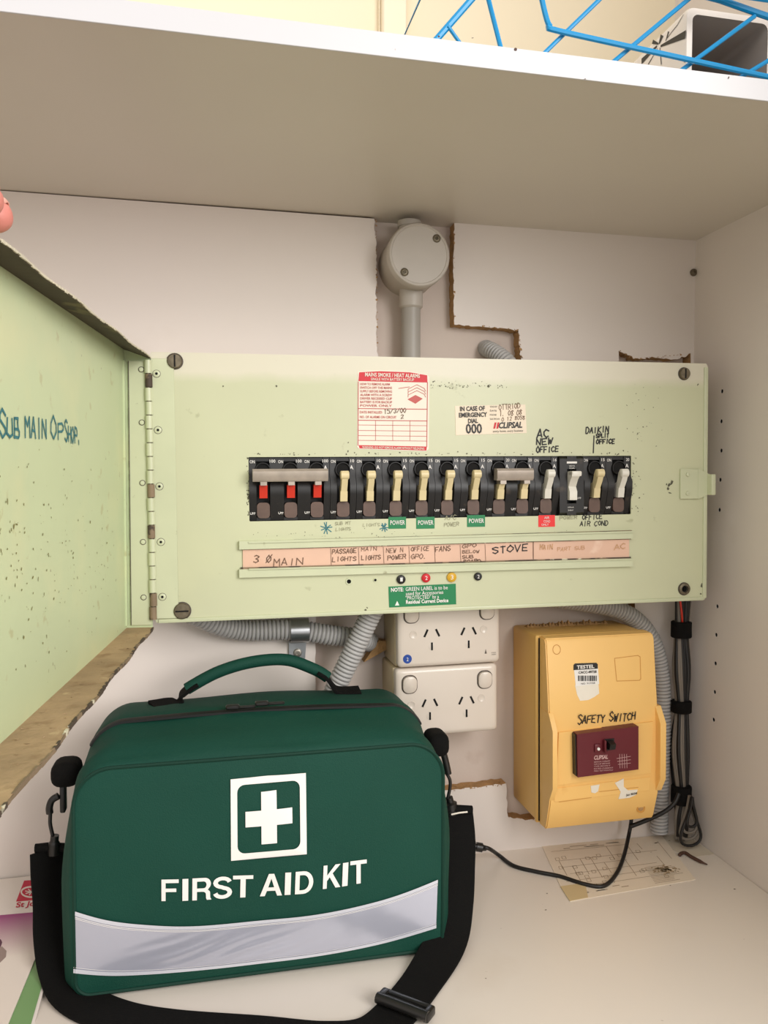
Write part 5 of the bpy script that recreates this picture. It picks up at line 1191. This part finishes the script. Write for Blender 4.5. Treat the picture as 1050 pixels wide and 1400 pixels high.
# ================================================================== BASKET AND POT ON THE SHELF
ZS = ZT+.0151
bk = T('wire_basket', 'bright blue plastic coated wire basket standing on the shelf', 'basket', (at(880, 60, -.27).x, -.2, ZS))
def wire(P, r=.0017, label=None, closed=False): return bk.part('wire', B().tube([bk.w(p) for p in P], r, 8, closed), M_BLUE)
def ext(a, b, z):   # extend the line a->b to height z
    a, b = Vector(a), Vector(b); t = (z-a.z)/(b.z-a.z); return a+(b-a)*t
yk = -.275
for (x0, y0), (x1, y1), yy, r in (((819, 0), (748, 69), yk, .0016), ((940, 0), (844, 80), yk, .0017), ((1032, 22), (937, 92), yk, .0017), ((1110, 47), (1022, 100), yk, .0017), ((644, 0), (602, 48), -.285, .0024), ((668, 0), (683, 59), -.27, .0018)):
    a, b = at(x0, y0, yy), at(x1, y1, yy+.004); lo2 = ext(a, b, ZS+.002); hi = ext(b, a, ZS+.075 if x0 < 1000 or x0 > 1100 else at(1032, 22, yy).z); wire([hi, lo2], r)
wire([at(612, 35, -.284), ext(at(612, 35, -.284), at(624, 52, -.28), ZS+.002)], .0013)
c1_ = [at(737, -20, yk-.002), at(741, 0, yk-.002), at(747, 25, yk-.002), at(752, 36, yk-.002), at(762, 42, yk-.002), at(900, 72.5, yk-.002), at(1050, 105, yk-.002), at(1120, 119, yk-.002)]
wire(crom(c1_, 6), .0020)
wire([at(900, -22, yk), at(985, 0, yk), at(1036, 18, yk), at(1100, 40, yk)], .0024)
# rest of the basket beyond the frame: rims, back and floor wires
xl, xr_ = at(600, 40, -.28).x, XR-.02; zr = ZS+.075
wire([(xl, -.285, zr), (xr_, -.285, zr), (xr_, -.09, zr), (xl, -.09, zr)], .0024, closed=True)
wire([(xl, -.285, ZS+.0022), (xr_, -.285, ZS+.0022), (xr_, -.09, ZS+.0022), (xl, -.09, ZS+.0022)], .0020, closed=True)
for i in range(9):
    x_ = xl+(xr_-xl)*i/8; wire([(x_, -.285, ZS+.0022), (x_, -.09, ZS+.0022), (x_, -.09, zr)], .0015)
p0 = at(938.5, 8, -.255); p1 = at(1058, 30, -.255)
pt = T('square_pot', 'white square ceramic pot with a black sketched flower, lying on its side in the basket', 'pot', (p0.x, -.255, ZS+.0045))
Wp = p1.x-p0.x; Hp = p0.z-ZS-.0045; wt = .0055; Dp = .125
o_r = rrect(0, Wp, 0, Hp, .006, 4); i_r = rrect(wt, Wp-wt, wt, Hp-wt, .005, 4)
b = B(); rg = [[(x, yy, z) for x, z in o_r] for yy in (Dp, .002)]+[[(x+(Wp/2-x)*.02, 0, z+(Hp/2-z)*.02) for x, z in o_r]]+[[(x, 0.0, z) for x, z in i_r]]
b.rings(rg, cap=False); b.add([(x, Dp, z) for x, z in o_r], [tuple(range(len(o_r)))])
pt.part('shell', b, M_CER, smooth=50)
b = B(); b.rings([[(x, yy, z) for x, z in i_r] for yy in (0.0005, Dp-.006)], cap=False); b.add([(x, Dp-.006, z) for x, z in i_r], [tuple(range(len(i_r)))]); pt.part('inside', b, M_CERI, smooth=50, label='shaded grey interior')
tb = B(); fx = lambda Y, Z: (-.0004, Y, Z)
def sp(a, b_):
    w_ = atx(a, b_, p0.x-.0004); q = pt.w(w_); return (q.y, q.z)
def petal(a, b_, w0, w1):
    p, q = Vector(sp(*a)), Vector(sp(*b_)); d = (q-p).normalized(); n_ = Vector((-d.y, d.x)); tb.add([fx(*(p+n_*w0)), fx(*(p-n_*w0)), fx(*(q-n_*w1)), fx(*(q+n_*w1))], [(0, 1, 2, 3)])
petal((903, 63), (937, 47), .0008, .003); petal((898, 63), (877, 84), .0008, .0024); petal((900, 60), (892, 57), .0006, .0016); petal((901, 60), (905, 48), .0008, .0026); petal((910, 56), (914, 43), .0004, .001); petal((902, 65), (904, 88), .0003, .0005); petal((899, 66), (886, 88), .0003, .0005); petal((935, 85), (938, 80), .0006, .001)
tb.stroke([sp(912, 52), sp(918, 44), sp(926, 34), sp(934, 20)], .0006, fx)
pt.part('flower_drawing', tb, M_INK, smooth=0, fix=False, label='black sketched flower')

# ================================================================== HAND HOLDING THE DOOR
def dW(u, n, z): return hw+dvec*u+nvec*n+Vector((0, 0, z))
hnd = T('person', 'bare hand of a person holding the open green door at the left edge, fingertips showing', 'person', dW(.42, -.06, DT))
U0 = .383; hb_ = B()
def capsule(P, R_, n=14):
    P = [hnd.w(p) for p in P]; Q = crom(P, 6); m = len(P)-1; rr = []
    for i in range(len(Q)): t = i/6; k = min(int(t), m-1); rr.append(R_[k]+(R_[k+1]-R_[k])*(t-k))
    d = (Q[-1]-Q[-2]).normalized(); r_ = rr[-1]
    for k in range(1, 6): a_ = k*pi/10.5; Q.append(Q[len(rr)-1-(k-1)]+d*r_*sin(a_)); rr.append(r_*cos(a_))
    hb_.tube(Q, rr, n)
nails = []
for du, dz, ln_, r_ in ((0, 0, 0, .0088), (.0195, .0015, .004, .0090), (.039, 0, .001, .0086), (.057, -.003, -.007, .0074)):
    u = U0+du; K_ = dW(U0+.006+du*.95, -.062, DT+.001+dz)
    P = [dW(U0+.016+du*.85, -.074, DT-.030), K_, dW(u, -.042, DT+.0165+dz), dW(u, -.019+ln_*.5, DT+.0120+dz), dW(u-.001, -.0020+ln_*.6, DT+.0035+dz*.3)]
    capsule(P, [r_*1.15, r_*1.18, r_*1.05, r_, r_*.86]); nails.append((hnd.w(P[3]), hnd.w(P[4]), r_))
kc_ = dW(U0+.036, -.064, DT-.004); wc_ = dW(U0+.078, -.100, DT-.088); ax = (wc_-kc_).normalized(); wd_ = (dvec-ax*dvec.dot(ax)).normalized(); th_ = ax.cross(wd_).normalized()
rg = []
for t, hw_, ht in ((-.02, .030, .008), (.0, .037, .0115), (.2, .040, .0135), (.5, .040, .0155), (.8, .034, .017), (1.0, .029, .0185), (1.2, .027, .019), (1.5, .029, .021)):
    c_ = kc_.lerp(wc_, t) if t <= 1.2 else wc_+ax*.045
    rg.append([hnd.w(c_+wd_*hw_*cos(a*pi/12)*abs(cos(a*pi/12))**-.25*1.0+th_*ht*sin(a*pi/12)) if abs(cos(a*pi/12)) > 1e-3 else hnd.w(c_+th_*ht*sin(a*pi/12)) for a in range(24)])
hb_.rings(rg)
el = wc_+Vector((-.10, -.17, -.13))
capsule([kc_.lerp(wc_, .85), wc_+ax*.03+Vector((-.004, -.008, 0)), wc_.lerp(el, .45), el], [.019, .023, .030, .038], 20)
capsule([dW(U0+.062, -.088, DT-.062), dW(U0+.030, -.082, DT-.066), dW(U0+.006, -.066, DT-.062), dW(U0-.010, -.046, DT-.052)], [.015, .0135, .0105, .0088])
ho = hnd.part('hand', hb_, M_SKIN, smooth=0)
md = ho.modifiers.new('Remesh', 'REMESH'); md.mode = 'VOXEL'; md.voxel_size = .0016; md.use_smooth_shade = True
sm_ = ho.modifiers.new('Smooth', 'SMOOTH'); sm_.iterations = 6; sm_.factor = .5
for a, tpv, r_ in nails:
    d = (tpv-a).normalized(); z_ = d.cross(Vector((0, 0, 1))).normalized(); u_ = z_.cross(d).normalized()
    if u_.z < 0: u_ = -u_
    c_ = tpv-d*.003; b = B(); rg = []
    for i in range(7):
        t = -1+2*i/6; w_ = .0045*(1-abs(t)**4*.35); ring = []
        for j in range(9):
            an = (-.62+1.24*j/8); ring.append(c_+d*(t*.0052)+z_*(w_*an/.62)+u_*(r_*.93*cos(an)+.0002-.0008*(t > .9)))
        rg.append(ring)
    vs = [p for q in rg for p in q]; b.add(vs, [(i*9+j, i*9+j+1, i*9+j+10, i*9+j+9) for i in range(6) for j in range(8)]); no_ = hnd.part('fingernail', b, M_NAIL, smooth=60, fix=False)
    so_ = no_.modifiers.new('Solid', 'SOLIDIFY'); so_.thickness = .0007; so_.offset = 0
